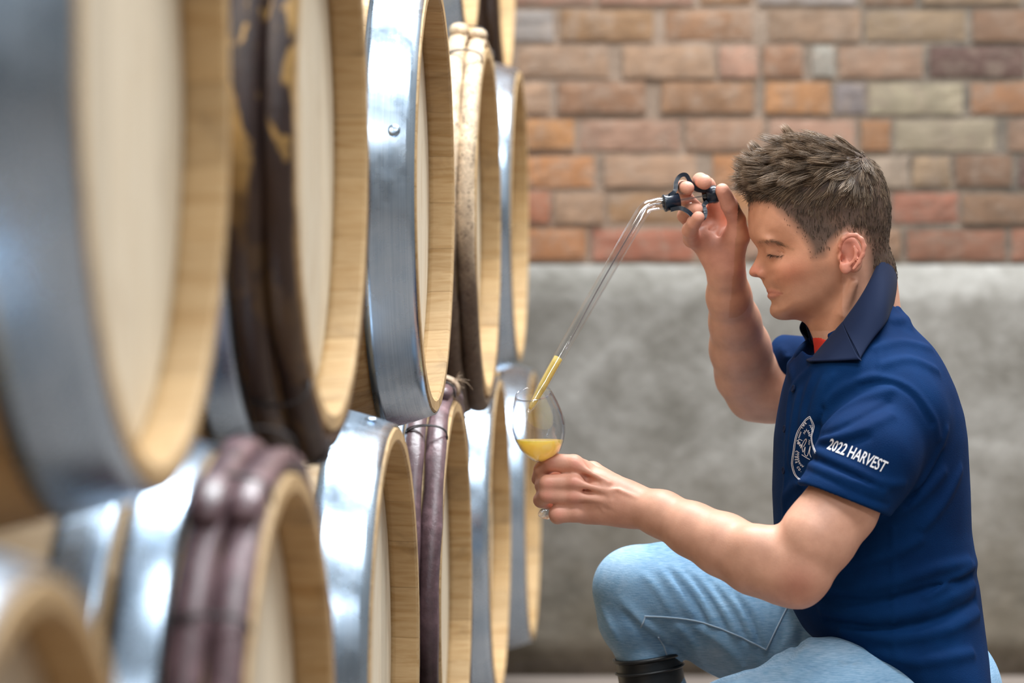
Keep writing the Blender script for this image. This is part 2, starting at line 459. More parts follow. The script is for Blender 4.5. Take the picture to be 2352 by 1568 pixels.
cols = {'o': (.50,.235,.10), 'r': (.43,.165,.095), 'b': (.34,.185,.10), 'p': (.45,.265,.175), 'c': (.52,.41,.29), 'd': (.145,.065,.05),
        't': (.40,.26,.16), 'g': (.27,.235,.22), 'w': (.44,.38,.34)}
rows = [  # x ranges in the photo and a tone, from the course that stands on the plinth upwards
 [(1122,1345,'o'),(1362,1592,'r'),(1606,1700,'p'),(1714,1930,'p'),(1944,2068,'b'),(2085,2307,'r'),(2325,2540,'r'),(2556,2700,'b')],
 [(1040,1262,'r'),(1276,1385,'p'),(1400,1600,'b'),(1615,1835,'o'),(1850,2034,'p'),(2052,2200,'r'),(2212,2420,'b'),(2436,2640,'b')],
 [(1140,1362,'o'),(1392,1596,'p'),(1640,1860,'o'),(1876,1975,'c'),(1990,2085,'c'),(2098,2182,'t'),(2196,2322,'b'),(2342,2560,'d')],
 [(1098,1316,'o'),(1335,1560,'p'),(1578,1752,'p'),(1768,1962,'p'),(1980,2042,'o'),(2060,2284,'c'),(2318,2536,'p'),(2552,2700,'d')],
 [(1050,1262,'p'),(1283,1480,'b'),(1522,1730,'b'),(1760,1905,'o'),(1922,1985,'g'),(2000,2210,'c'),(2233,2450,'o'),(2466,2660,'b')],
 [(1190,1396,'t'),(1434,1640,'p'),(1655,1738,'p'),(1755,1842,'b'),(1868,1915,'w'),(1930,2118,'p'),(2138,2352,'d'),(2366,2580,'d')],
 [(1060,1268,'w'),(1290,1498,'b'),(1530,1726,'b'),(1768,1975,'t'),(1990,2215,'t'),(2236,2440,'b'),(2455,2660,'d')],
 [(1150,1360,'p'),(1380,1590,'p'),(1612,1725,'b'),(1745,1965,'w'),(1985,2100,'b'),(2120,2345,'t'),(2362,2570,'b')],
]
for r, row in enumerate(rows):
    z = PL+.004+BH*(r+.5)
    for x0, x1, t in row:
        a = (x0-1176)*WY/FPX; b = (x1-1176)*WY/FPX; w_ = b-a+.004
        o = link('brick', brick_mesh(w_, .073+random.uniform(-.003,.002)), wall, None, ((a+b)/2, WY+random.uniform(-.003,.002), z+random.uniform(-.002,.002)), (random.uniform(-.008,.008), random.uniform(-.006,.006), random.uniform(-.004,.004)))
        c_ = cols[t]; k = random.uniform(.88, 1.12); o.color = (c_[0]*k, c_[1]*k*random.uniform(.94,1.06), c_[2]*k, 1)
# courses above and beside the frame, as geometry in one piece
pool = [brick_mesh(.231, .074) for _ in range(6)]
for r in range(len(rows), 13):
    for i in range(9):
        x = -.25+i*.245+(r % 2)*.12
        o = link('brick', random.choice(pool), wall, None, (x, WY+random.uniform(-.003,.002), PL+.004+BH*(r+.5)))
        c_ = cols[random.choice('orbptcd')]; o.color = (*c_, 1)
vf = []
for r in range(0, int((ZC-PL)/BH)-1):
    if r < len(rows): a_, b_ = (rows[r][0][0]-1176)*WY/FPX-.012, (rows[r][-1][1]-1176)*WY/FPX+.012
    elif r < 13: a_, b_ = -.25+(r % 2)*.12-.128, -.25+8*.245+(r % 2)*.12+.128
    else: a_ = b_ = 0
    z = PL+.008+BH*r
    x = a_-.236
    while x > XL: vf.append(box_vf(x, x+.234, WY+random.uniform(-.003,.003), WY+.02, z, z+.075)); x -= .245
    x = b_
    while x < XR-.24: vf.append(box_vf(x, x+.234, WY+random.uniform(-.003,.003), WY+.02, z, z+.075)); x += .245
o = link('brick_courses', mesh_np('brick_courses', *merge(*vf), smooth=False, m=M['brick']), wall); o['kind'] = 'stuff'; o.color = (.36,.2,.12,1)
# ---------------------------------------------------------------- barrels
DB = .98; TAN = (1604-1176)/FPX; BROT = -math.atan(TAN)
HL = .44; RE = .290; RB = .362
def rad(x): return RB-(RB-RE)*((x+HL)/HL)**2       # x from 0 (near head) to -0.88
NS = 26
def stave_mesh(i):
    da = 2*PI/NS; wdt = da*random.uniform(.993, .998); th = .024
    v = []; f = []
    xs = [0, -.003, -.03, -.1, -.2, -.32, -.44, -.56, -.68, -.78, -.88]
    for x in xs:
        R = rad(x); t = th if x < -.02 else (.017 if x < 0 else .0135)
        pr = .0006 if False else 0
        for a, r in ((-wdt/2, R), (0, R+.0012), (wdt/2, R), (wdt/2, R-t), (0, R-t), (-wdt/2, R-t)):
            if x == 0: r -= .001 if r > R-.005 else 0
            v.append((x, r*math.sin(a), r*math.cos(a)))
    for s in range(len(xs)-1):
        for k in range(6):
            k2 = (k+1) % 6; f.append((s*6+k, (s+1)*6+k, (s+1)*6+k2, s*6+k2))
    f.append((0,1,2,3,4,5)); L = (len(xs)-1)*6; f.append(tuple(L+k for k in (5,4,3,2,1,0)))
    me = mesh_np('stave', v, f, False, M['oak']); return me
staves = [stave_mesh(i) for i in range(4)]
def head_boards():
    """boards of one head, cut to the circle, with fine recessed joints"""
    R = RE-.016; cuts = [-R, -.19, -.105, -.02, .07, .16, .225, R]; out = []
    for a, b in zip(cuts[:-1], cuts[1:]):
        a += .0008; b -= .0008; ys = np.linspace(a, b, 7); top = [(y, math.sqrt(max(R*R-y*y, 1e-6))) for y in ys]
        pts = [(y, -z) for y, z in top]+[(y, z) for y, z in top[::-1]]
        k = len(pts); v = [(-.036, y, z) for y, z in pts]+[(-.054, y, z) for y, z in pts]
        f = [tuple(range(k)), tuple(range(2*k-1, k-1, -1))]+[(i, i+k, (i+1)%k+k, (i+1)%k) for i in range(k)]
        out.append(mesh_np('head_board', v, f, False, M['oak_head']))
    return out
boards = head_boards()
def hoop_mesh(x0, x1, t=.0022, ends=True):
    k = 6; outer = []; inner = []
    for i in range(k+1):
        x = x0+(x1-x0)*i/k; bead = .0012*math.exp(-((i/k)/.08)**2)+.0012*math.exp(-(((1-i/k))/.08)**2)
        outer.append((x, rad(x)+.0016+t+.0006*math.sin(i/k*PI))); inner.append((x, rad(x)+.0014))
    v, f = lathe(outer+inner[::-1], 96, True)
    return mesh_np('hoop', v, [q[::-1] for q in f], True, M['steel'])
def rivet_mesh():
    v, f = lathe([(-.0005, .0082), (.0004, .0078), (.0016, .0060), (.0022, .003), (.0024, .0002)], 14)
    return mesh_np('rivet', v, f, True, M['steel'])
rivet = rivet_mesh()
hoopA = hoop_mesh(-.002, -.068); hoopQ = hoop_mesh(-.135, -.175); hoopB = hoop_mesh(-.27, -.315)
hoopC = hoop_mesh(-.063, -.104); hoopD = hoop_mesh(-.114, -.156)
hoopA2 = hoop_mesh(-.878, -.812); hoopQ2 = hoop_mesh(-.745, -.705); hoopB2 = hoop_mesh(-.61, -.565)
for me_ in (hoopA, hoopQ, hoopB, hoopC, hoopD, hoopA2, hoopQ2, hoopB2):
    sh = me_
def cane_mesh(x, r, mtl, seed, overlap, split=True):
    """a split cane bent round the barrel end, with nodes and a lapped, bound end"""
    R0 = random.Random(seed); n = 110; path = []; rr = []
    nodes = [R0.uniform(0, 2*PI) for _ in range(5)]
    a0 = overlap
    for i in range(n+1):
        a = a0+(2*PI+.16)*i/n
        lift = r*.9*min(1, max(0, (i/n-.955)/.03))
        wob = .0016*math.sin(a*3+seed)+.001*math.sin(a*9+seed*2)
        rad_ = rad(x)+r*.52+lift+wob
        path.append((x+.0014*math.sin(a*4+seed), rad_*math.cos(a), rad_*math.sin(a)))
        s = r*(1+.05*math.sin(a*13+seed))
        for nd in nodes: s += r*.13*math.exp(-(((a-nd+PI) % (2*PI)-PI)/.018)**2)
        if i in (0, n): s *= .8
        rr.append(s)
    v, f = tube(path, rr, 12, True, up=(1,0,0))
    for i in range(n+1):                     # split canes are flatter than round
        pc = Vector(path[i]); rd = Vector((0, pc.y, pc.z)).normalized()
        for j in range(12):
            dq = v[i*12+j]-pc; v[i*12+j] = pc+dq-rd*dq.dot(rd)*.26
    me = mesh_np('cane_hoop', v, [q for q in f], True, mtl); cc = np.zeros((len(v), 4), np.float32); cc[:,3] = 1
    for i in range(n+1):
        for j in range(12):
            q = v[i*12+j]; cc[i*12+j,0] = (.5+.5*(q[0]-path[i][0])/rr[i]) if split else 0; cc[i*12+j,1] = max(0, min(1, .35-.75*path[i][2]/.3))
    at = me.color_attributes.new('tint', 'FLOAT_COLOR', 'POINT'); at.data.foreach_set('color', cc.ravel()); return me
def band_mesh(x0, x1, a, r, turns=5, rb=.0011, gap=.0035, spread=True):
    """binding wound across two canes at angle a"""
    vf = []
    for k in range(turns):
        aa = a+(k-turns/2)*gap/.31
        pts = []
        for j in range(13):
            t = j/12*PI; x = (x0+x1)/2+(x1-x0)/2*math.cos(t)*1.05; R = rad((x0+x1)/2)+.003+r*1.78*math.sin(t)**.6
            pts.append((x, R*math.cos(aa+.01*math.sin(t+k)), R*math.sin(aa+.01*math.sin(t+k))))
        vf.append(tube(pts, rb, 5))
    return merge(*vf)
def copy(o, parent):
    c = o.copy(); C.objects.link(c); c.parent = parent; return c
def barrel(kind, Y, lat, vert, label, group, canem=None, seed=1, roll=0.0, lap=2.2, rivet_a=None):
    X = TAN*Y-lat; z = CAMZ-vert; rr = math.cos(BROT)
    ax = Vector((math.cos(BROT), math.sin(BROT), 0))
    base = Vector((X, Y, z))-ax*HL; base.z = z-RB
    o = empty('wine_barrel', base, (0, 0, BROT)); tag(o, label, 'barrel', group)
    L = (HL, 0, RB)
    R_ = random.Random(seed*13)
    for i in range(NS):
        link('stave', staves[R_.randrange(4)], o, None, L, (roll+2*PI*i/NS, 0, 0))
    hb = R_.uniform(-.08, .08)
    for b in boards: link('head_board', b, o, None, L, (R_.uniform(-.06,.06) if False else hb, 0, 0))
    hoops = [hoopB, hoopA2, hoopQ2, hoopB2] + ([hoopA, hoopQ] if kind == 'steel' else [hoopC, hoopD])
    for h in hoops:
        hr = R_.uniform(0, 2*PI)
        ho = link('hoop', h, o, None, L, (hr, 0, 0))
        if h in (hoopA, hoopC, hoopQ):
            xm = {hoopA: -.035, hoopC: -.098, hoopQ: -.155}[h]
            for da in ((-.035, .035) if h is hoopA else (0,)):
                # one rivet pair is turned to the aisle side of the camera
                aa = (rivet_a if rivet_a is not None and h is hoopA else R_.uniform(5.2, 6.2)) - hr
                Rr = rad(xm)+.0040
                if h is hoopA and da > 0: xm2 = xm-.022
                else: xm2 = xm+(.014 if h is hoopA else 0)
                if h is hoopA and rivet_a is not None: xm2 = xm+.008 if da < 0 else xm-.020
                rv = link('rivet', rivet, ho, None, (xm2, Rr*math.cos(aa+da*0), Rr*math.sin(aa+da*0)))
                # rivet axis +x must look outwards
                rv.rotation_euler = Vector((0, math.cos(aa), math.sin(aa))).to_track_quat('X', 'Z').to_euler()
    if kind == 'cane':
        rc = .0150
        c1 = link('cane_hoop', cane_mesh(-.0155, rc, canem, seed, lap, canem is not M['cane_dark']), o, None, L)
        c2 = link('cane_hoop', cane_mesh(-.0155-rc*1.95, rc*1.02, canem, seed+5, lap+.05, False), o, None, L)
        for k, aa in enumerate((lap+.02, lap-.45, lap+.5, lap+PI)):
            v, f = band_mesh(-.001, -.060, aa, rc, 7 if k == 3 else 3, .0010 if k else .0013)
            b = link('cane_binding', mesh_np('cane_binding', v, f, True, M['binding']), c1)
        if canem is M['cane_plum'] and lap < 1.9:
            # split wicker wound over the lap, with loose fibres
            v, f = band_mesh(.002, -.064, lap-.09, rc*1.08, 13, .0016, .0030)
            link('wicker_wrap', mesh_np('wicker_wrap', v, f, True, M['wicker']), c1)
            vf = []; q = random.Random(4)
            for k in range(34):
                a = lap-.09+q.uniform(-.08,.09); x = q.uniform(-.05,.003); R = rad(-.02)+.028; p0 = Vector((x, R*math.cos(a), R*math.sin(a)))
                dv = Vector((q.uniform(-.3,1.2), q.uniform(-.8,.8), q.uniform(-.5,.9))).normalized(); ln = q.uniform(.008,.030)
                vf.append(tube([p0, p0+dv*ln*.5, p0+dv*ln+Vector((q.uniform(-.005,.005), 0, -.006))], [.0005,.0004,.0002], 4, False))
            fb = link('loose_fibres', mesh_np('loose_fibres', *merge(*vf), True, M['wicker']), c1); fb['kind'] = 'stuff'
    return o
# (row, z in spacings, lateral, vertical)
SP = [
 ('steel','U',0,2.106,.3758,-.1674),('cane','U',1,2.979,.3616,-.1716),('steel','U',2,4.014,.3513,-.1558),('cane','U',3,5.014,.3506,-.1488),
 ('steel','U',4,6.005,.3573,-.1900),
 ('steel','L',0,1.540,.3400,.4290),('cane','L',1,2.531,.3428,.4280),('steel','L',2,3.571,.3603,.4295),('cane','L',3,4.518,.3643,.4274),
 ('steel','L',4,5.520,.3646,.4174),('steel','L',5,6.508,.3584,.4226),
 ('steel','T',3,5.460,.4171,-.7800),('cane','T',4,6.468,.4137,-.8022)]
lab = {
 'U0': 'nearest oak barrel of the upper row, blurred, with a wide steel head hoop',
 'U1': 'upper row barrel with dark bark-covered cane hoops patched with ochre',
 'U2': 'upper row barrel with a riveted steel head hoop, between the two cane-hooped ones',
 'U3': 'upper row barrel with pale speckled cane hoops tied with dark cord',
 'U4': 'last barrel of the upper row, steel hooped, beside the brick wall',
 'L0': 'nearest barrel of the lower row, very blurred, in the bottom left corner',
 'L1': 'lower row barrel with brown-purple cane hoops, blurred in the foreground',
 'L2': 'lower row barrel with a shiny steel head hoop, below the dark cane-hooped barrel',
 'L3': 'lower row barrel with plum-coloured cane hoops, in sharp focus',
 'L4': 'lower row steel-hooped barrel behind the plum cane-hooped one',
 'L5': 'last barrel of the lower row, steel hooped, behind the wine glass',
 'T3': 'steel-hooped barrel of the top row resting above the pale cane hoops',
 'T4': 'last barrel of the top row, with dark hoops, by the brick wall'}
cm = {'U1': 'cane_dark', 'U3': 'cane_pale', 'L1': 'cane_plum', 'L3': 'cane_plum', 'T4': 'cane_black'}
# angle of the cane lap: 0 points to +y (far), pi/2 up, pi towards the camera
laps = {'U1': 4.5, 'U3': 1.66, 'L1': 2.0, 'L3': 1.72, 'T4': 3}
for i, (kind, r, k, z, lat, vert) in enumerate(SP):
    key = r+str(k)
    barrel(kind, z*DB, lat, vert, lab[key], {'U': 'oak barrels of the upper row', 'L': 'oak barrels of the lower row', 'T': 'oak barrels of the top row'}[r],
           M[cm[key]] if key in cm else None, seed=i+2, roll=random.uniform(0, 2*PI), lap=laps.get(key, 2), rivet_a=(PI-.23 if key == 'U2' else PI/2+.12 if key in ('L2','U3') else None))
# two dark timber rails under the lower row
for k, off in enumerate((.17, .71)):
    r0 = Vector((TAN*1.1-.36, 1.1, 0)); r1 = Vector((TAN*6.8-.36, 6.8, 0)); ax = Vector((math.cos(BROT), math.sin(BROT), 0)); pr = Vector((TAN, 1, 0)).normalized()
    a = r0-ax*off; b = r1-ax*off; w_ = .045; hgt = .068
    v = []; q = random.Random(k)
    for t in range(13):
        p_ = a.lerp(b, t/12)
        for s, zz in ((-w_, 0), (w_, 0), (w_, hgt), (-w_, hgt)): v.append((p_.x+ax.x*s+q.uniform(-.001,.001), p_.y+ax.y*s, zz if zz == 0 else zz-q.uniform(0,.002)))
    f = [(t*4+j, t*4+(j+1)%4, (t+1)*4+(j+1)%4, (t+1)*4+j) for t in range(12) for j in range(4)]+[(3,2,1,0), (48,49,50,51)]
    o = link('rack_rail', mesh_np('rack_rail', v, f, False, M['timber']))
    tag(o, ('dark timber rail on the floor under the heads of the lower row' if k == 0 else 'dark timber rail on the floor under the far ends of the lower row'), 'rail', 'rails under the barrels')
# ---------------------------------------------------------------- the man
YM = 3.98; PXM = YM/FPX                     # his middle plane and the size of a photo pixel there
def Q(px, py, dy=0.): return P(px, py, YM+dy)
def ch(pts): return [(a, b, YM+c, r) for a, b, c, r in pts]
# --- head: a side profile with a half width over it
prof = [(1722,440),(1720,462),(1719,485),(1718.5,515),(1720.5,537),(1725,549),(1733,560),(1740,571),(1741,580),(1737,592),(1730,606),
        (1722.5,618),(1720,625),(1723,632),(1732,636),(1743,637),(1749,641),(1752,649),(1757,658),(1760.5,664),(1761.5,669),(1767,672.5),(1762,675),(1761.5,680),
        (1766,686),(1771,690),(1772.5,697),(1769,705),(1768,713),(1770,721),(1778,729),(1790,734),(1806,735),(1826,733),(1850,729),(1880,718),(1910,705),
        (1945,690),(1985,660),(2008,625),(2028,585),(2040,545),(2045,500),(2042,455),(2030,415),(2008,378),(1975,350),(1935,334),(1885,328),(1830,333),(1785,352),(1750,382),(1731,410)]
PW = np.array([[Q(x, y)[0], Q(x, y)[2]] for x, y in prof]); PW = catmull(PW, 5, True)
hh = .0010
gx0, gz0 = PW.min(0)-.03; gx1, gz1 = PW.max(0)+.03
GX = np.arange(gx0, gx1, hh); GZ = np.arange(gz0, gz1, hh)
gp = np.stack(np.meshgrid(GX, GZ, indexing='ij'), -1).reshape(-1, 2)
dmin = np.full(len(gp), 1e9); inside = np.zeros(len(gp), bool)
for i in range(len(PW)):
    a = PW[i]; b = PW[(i+1) % len(PW)]; ab = b-a
    t = np.clip(((gp-a)@ab)/(ab@ab+1e-15), 0, 1); dmin = np.minimum(dmin, ((gp-a-t[:,None]*ab)**2).sum(1))
    cnd = (a[1] > gp[:,1]) != (b[1] > gp[:,1])
    xx = a[0]+(gp[:,1]-a[1])/(b[1]-a[1]+1e-15)*ab[0]; inside ^= cnd & (gp[:,0] < xx)
dmin = np.sqrt(dmin)*np.where(inside, 1, -1)
# px, py, half width mm, rounding distance mm
HP = [(1735,480,50,34),(1760,440,56,40),(1790,400,62,45),(1800,480,66,45),(1830,440,69,50),(1850,390,66,48),(1860,500,70,55),(1900,420,74,55),(1930,500,77,60),
      (1960,440,77,60),(1980,520,76,60),(2000,580,64,45),(1990,480,74,60),(1940,560,76,60),(1950,385,68,45),(2005,430,66,50),(1990,620,56,36),
      (1733,535,44,26),(1745,552,43,22),(1765,548,50,30),(1800,545,61,40),(1830,540,67,45),(1860,560,70,50),
      (1748,572,15,8),(1758,574,29,12),(1770,578,37,16),(1785,580,42,20),(1803,583,51,26),(1825,585,62,35),(1742,590,9,7),(1753,594,15,10),(1765,596,27,14),(1785,602,45,22),(1808,606,57,30),
      (1733,608,9.5,7),(1745,612,14,9),(1757,615,21,12),(1775,618,39,18),(1800,622,54,28),(1830,618,63,36),(1865,600,69,45),(1900,600,73,50),
      (1728,623,11.5,7.5),(1737,627,13,7),(1748,629,17.5,8),(1758,630,20,9),(1766,632,25,12),(1780,640,40,20),(1805,645,50,28),(1835,645,57,32),(1870,640,63,38),(1910,640,67,38),
      (1757,648,15,9),(1767,655,22,11),(1775,663,27,13),(1785,660,34,18),(1770,672,20,12),(1780,673,26,14),(1790,675,31,18),(1798,673,38,22),
      (1768,682,19,12),(1778,684,25,14),(1776,695,20,14),(1785,692,29,18),(1805,690,40,24),(1840,685,51,26),(1880,680,57,26),(1920,675,59,28),(1960,650,58,30),
      (1776,712,20,15),(1788,718,25,18),(1805,712,36,22),(1830,712,43,22),(1860,712,47,20),(1890,700,52,20),(1930,695,50,20)]
hw = np.array(HP, float)
HC = np.array([[P(a, b, YM-c/1000)[0], P(a, b, YM-c/1000)[2]] for a, b, c, d in HP])
def rbf(cx, val, q, sm=1e-4):
    sc_ = .1
    d = np.sqrt(((cx[:,None]-cx[None])**2).sum(-1))/sc_; K = np.where(d > 0, d*d*np.log(d+1e-12), 0)+np.eye(len(cx))*sm
    A = np.concatenate([np.ones((len(cx),1)), cx/sc_], 1); Z = np.zeros((3,3))
    sol = np.linalg.solve(np.block([[K, A],[A.T, Z]]), np.concatenate([val, np.zeros(3)]))
    out = []
    for i in range(0, len(q), 20000):
        e = q[i:i+20000]; d = np.sqrt(((e[:,None]-cx[None])**2).sum(-1))/sc_
        K = np.where(d > 0, d*d*np.log(d+1e-12), 0); out.append(K@sol[:-3]+np.concatenate([np.ones((len(e),1)), e/sc_],1)@sol[-3:])
    return np.concatenate(out)
qf = np.clip(rbf(HC, hw[:,2]/1000, gp), .006, .08); Rf = np.clip(rbf(HC, hw[:,3]/1000, gp), .006, .06)
tt = dmin/Rf
Sg = qf*qf*np.where(tt > 1, 1, np.where(tt > 0, 1-(1-np.clip(tt,0,1))**2, 2*tt))
Sg = Sg.reshape(len(GX), len(GZ))
for _ in range(2):
    Pp = np.pad(Sg, 1, mode='edge'); Sg = (Pp[:-2,1:-1]+2*Sg+Pp[2:,1:-1])/4
    Pp = np.pad(Sg, 1, mode='edge'); Sg = (Pp[1:-1,:-2]+2*Sg+Pp[1:-1,2:])/4
SGx, SGz = np.gradient(Sg, hh)
def bil(A, x, z):
    u = np.clip((x-gx0)/hh, 0, len(GX)-1.001); v = np.clip((z-gz0)/hh, 0, len(GZ)-1.001)
    i = u.astype(int); j = v.astype(int); fu = u-i; fv = v-j
    return A[i,j]*(1-fu)*(1-fv)+A[i+1,j]*fu*(1-fv)+A[i,j+1]*(1-fu)*fv+A[i+1,j+1]*fu*fv
def f_head(p):
    x, y, z = p[:,0], p[:,1]-YM, p[:,2]
    S = bil(Sg, x, z); gx = bil(SGx, x, z); gz = bil(SGz, x, z)
    d = (y*y-S)/np.sqrt(4*y*y+gx*gx+gz*gz+1e-5)
    ox = np.maximum(np.maximum(gx0-x, x-gx1), 0); oz = np.maximum(np.maximum(gz0-z, z-gz1), 0)
    return np.clip(d, -.03, .2)+np.hypot(ox, oz)
skin = Sdf()
hc = Q(1885, 530)
skin.u((f_head, hc, .17), .0)
for s in (-1, 1):
    # lids bulging over the lowered eye, brow, cheek, wing of the nose
    skin.u(f_ell(P(1782, 579, YM-.033)*np.array([1,0,1])+np.array([0, YM+s*.033, 0]), (.0135,.0125,.0115)), .005)
    skin.u(f_ell([P(1766, 552, YM-.038)[0], YM+s*.036, P(1766, 552, YM-.038)[2]], (.012,.018,.006), rotm('Y', 18)), .012)
    skin.u(f_ell([P(1752, 628, YM-.016)[0], YM+s*.0145, P(1752, 628, YM-.016)[2]], (.0085,.0048,.0065)), .004)
    skin.sub(f_ell([P(1743, 638, YM)[0], YM+s*.0105, P(1743, 636, YM)[2]], (.0056,.0052,.0032), rotm('Y', 4)), .0015)
def dYh(px, py, w, s=-1):      # point on the near (s=-1) or far side of the head at half width w seen at px, py from the front side
    q = P(px, py, YM-w); q[1] = YM+s*w; return q
for s in (-1, 1):
    # upper lid fold and lid rim, lower lid, crease beside the mouth, mouth slit
    skin.chainw([dYh(1763,580,.030,s), dYh(1772,575,.0375,s), dYh(1785,573,.0425,s), dYh(1797,578,.0455,s), dYh(1803,583,.049,s)], [.0011,.0011,.001,.0007,.0004], .0025, .001, sub=True)
    skin.chainw([dYh(1762,583,.029,s), dYh(1771,585.5,.0375,s), dYh(1785,587,.042,s), dYh(1797,586,.0445,s)], [.0009,.0009,.0008,.0004], .0018, .001, sub=True)
    skin.chainw([dYh(1764,672.5,.002,s), dYh(1772,672,.014,s), dYh(1784,672,.025,s), dYh(1796,673,.034,s)], [.0018,.0019,.0017,.0012], .0022, .001, sub=True)
    skin.chainw([dYh(1765,630,.017,s), dYh(1770,622,.020,s)], [.0016,.0012], .004, .001, sub=True)
    skin.chainw([dYh(1771,677.5,.012,s), dYh(1780,678,.0215,s), dYh(1790,675.5,.030,s)], [.0024,.0016,.0008], .004, .002)
    skin.chainw([dYh(1767,667.5,.011,s), dYh(1779,668,.0225,s), dYh(1790,671,.030,s)], [.0020,.0014,.0008], .004, .002)
    # ear
    e = lambda px, py, w: dYh(px, py, w, s)
    skin.u(f_ell(e(1954,582,.079), (.0155,.0075,.0265), rotm('Y', -16)@rotm('Z', 0)), .003)
    skin.sub(f_ell(e(1950,584,.0865), (.0118,.0062,.0215), rotm('Y', -16)), .004)
    hel = [(1931,583,.084),(1929,566,.088),(1936,549,.092),(1950,540,.0945),(1966,540,.096),(1979,550,.097),(1985,566,.097),(1982,584,.096),(1973,602,.094),(1961,617,.092)]
    skin.chainw([e(*q) for q in hel], [.0020,.0026,.0030,.0032,.0033,.0034,.0034,.0031,.0028,.0026], .0025, .002)
    skin.chainw([e(1961,566,.090), e(1967,578,.0905), e(1965,592,.0895), e(1957,604,.088)], [.0022,.0028,.0028,.0022], .003, .002)
    skin.u(f_ell(e(1941,613,.0845), (.0078,.0040,.0100), rotm('Y', -14)), .006)
    skin.u(f_ell(e(1929,591,.083), (.0036,.0040,.0058)), .003)
    skin.sub(f_ell(e(1938,594,.086), (.0042,.0080,.0058)), .002)
# neck, chest core
skin.cone(Q(1957,620), Q(1985,800), .056, .053, .015)
skin.cone(Q(1922,690), Q(1986,835), .049, .050, .02)
skin.cone(Q(1980,640), Q(1985,760), .040, .045, .02)
skin.chain(ch([(1962,650,-.066,9),(1935,720,-.052,10),(1905,795,-.022,9)]), .010)
skin.cone(Q(1990,890,-.08), Q(1990,890,.10), .055, .055, .03)
skin.cone(Q(2000,975), Q(2010,1150), .075, .085, .03)
# near (left) arm
skin.chain(ch([(2050,945,-.125,66),(1995,1055,-.185,72),(1932,1165,-.225,83),(1880,1235,-.238,84),(1846,1295,-.245,72)]), .02, .012)
skin.cone(Q(1888,1205,-.235), Q(1862,1240,-.25), .038, .036, .02)     # biceps
skin.chain(ch([(1840,1325,-.245,61),(1800,1312,-.235,72),(1735,1288,-.215,74),(1660,1250,-.19,69),(1590,1216,-.165,59),(1520,1180,-.135,50),(1448,1158,-.11,45)]), .02, .015)
skin.u(f_ell(Q(1832,1358,-.245), (.020,.018,.018)), .02)
skin.u(f_ell(Q(1760,1262,-.235), (.040,.026,.026), rotm('Y', 22)), .02)
# near hand, back of the hand to the camera
HD = -.10
def hand(pts, r, k=.006, flat=None): skin.chainw([Q(a, b, c) for a, b, c in pts], r, k, .003, flat)
skin.cone(Q(1450,1157,-.108), Q(1385,1125,-.095), .0265, .024, .012)
skin.cone(Q(1450,1170,-.108), Q(1350,1165,-.092), .0225, .0225, .012)
skin.cone(Q(1430,1140,-.105), Q(1335,1085,-.088), .0200, .0165, .012)
skin.cone(Q(1420,1165,-.10), Q(1330,1130,-.085), .0200, .0180, .012)
hand([(1340,1080,-.092),(1318,1066,-.104),(1268,1061,-.104),(1245,1078,-.088),(1236,1100,-.070)], [.0135,.0128,.0118,.0108,.0090])
hand([(1332,1108,-.094),(1318,1108,-.110),(1257,1109,-.112),(1246,1114,-.090),(1262,1120,-.066)], [.0125,.0120,.0106,.0100,.0088])
hand([(1332,1140,-.092),(1315,1140,-.108),(1256,1136,-.110),(1243,1148,-.088),(1262,1156,-.064)], [.0125,.0118,.0107,.0102,.0088])
hand([(1350,1172,-.090),(1322,1176,-.104),(1282,1180,-.104),(1281,1184,-.082),(1296,1180,-.062)], [.0140,.0132,.0122,.0110,.0092])
hand([(1410,1120,-.080),(1360,1085,-.055),(1310,1078,-.038),(1270,1086,-.036)], [.018,.015,.0125,.0098], .010)
for a, b in (((1318,1064,-.112),(1398,1108,-.122)),((1318,1107,-.119),(1400,1130,-.125)),((1318,1140,-.117),(1400,1152,-.125))):
    skin.cone(Q(*a), Q(*b), .0052, .0015, .010)              # knuckles and tendons
for v in ([(1345,1130,-.1135),(1372,1150,-.1185),(1385,1170,-.1205)],[(1385,1112,-.121),(1405,1150,-.1265),(1440,1168,-.1325)],[(1345,1158,-.1125),(1400,1160,-.1250),(1470,1185,-.137)],[(1380,1128,-.1215),(1420,1124,-.1285),(1500,1160,-.147),(1580,1200,-.181)]):
    skin.chainw([Q(*q) for q in v], [.0016]*len(v), .004, .001)
# far (right) arm, raised, palm to the camera
skin.chain(ch([(1990,900,.16,62),(1900,885,.215,72),(1825,888,.25,72),(1765,897,.25,68),(1737,893,.25,66)]), .03, .02)
skin.chain(ch([(1730,893,.25,63),(1716,860,.235,71),(1700,800,.20,68),(1688,740,.16,57),(1674,680,.12,49),(1668,622,.09,42)]), .012, .012)
skin.u(f_ell(Q(1722,925,.25), (.020,.018,.018)), .02)
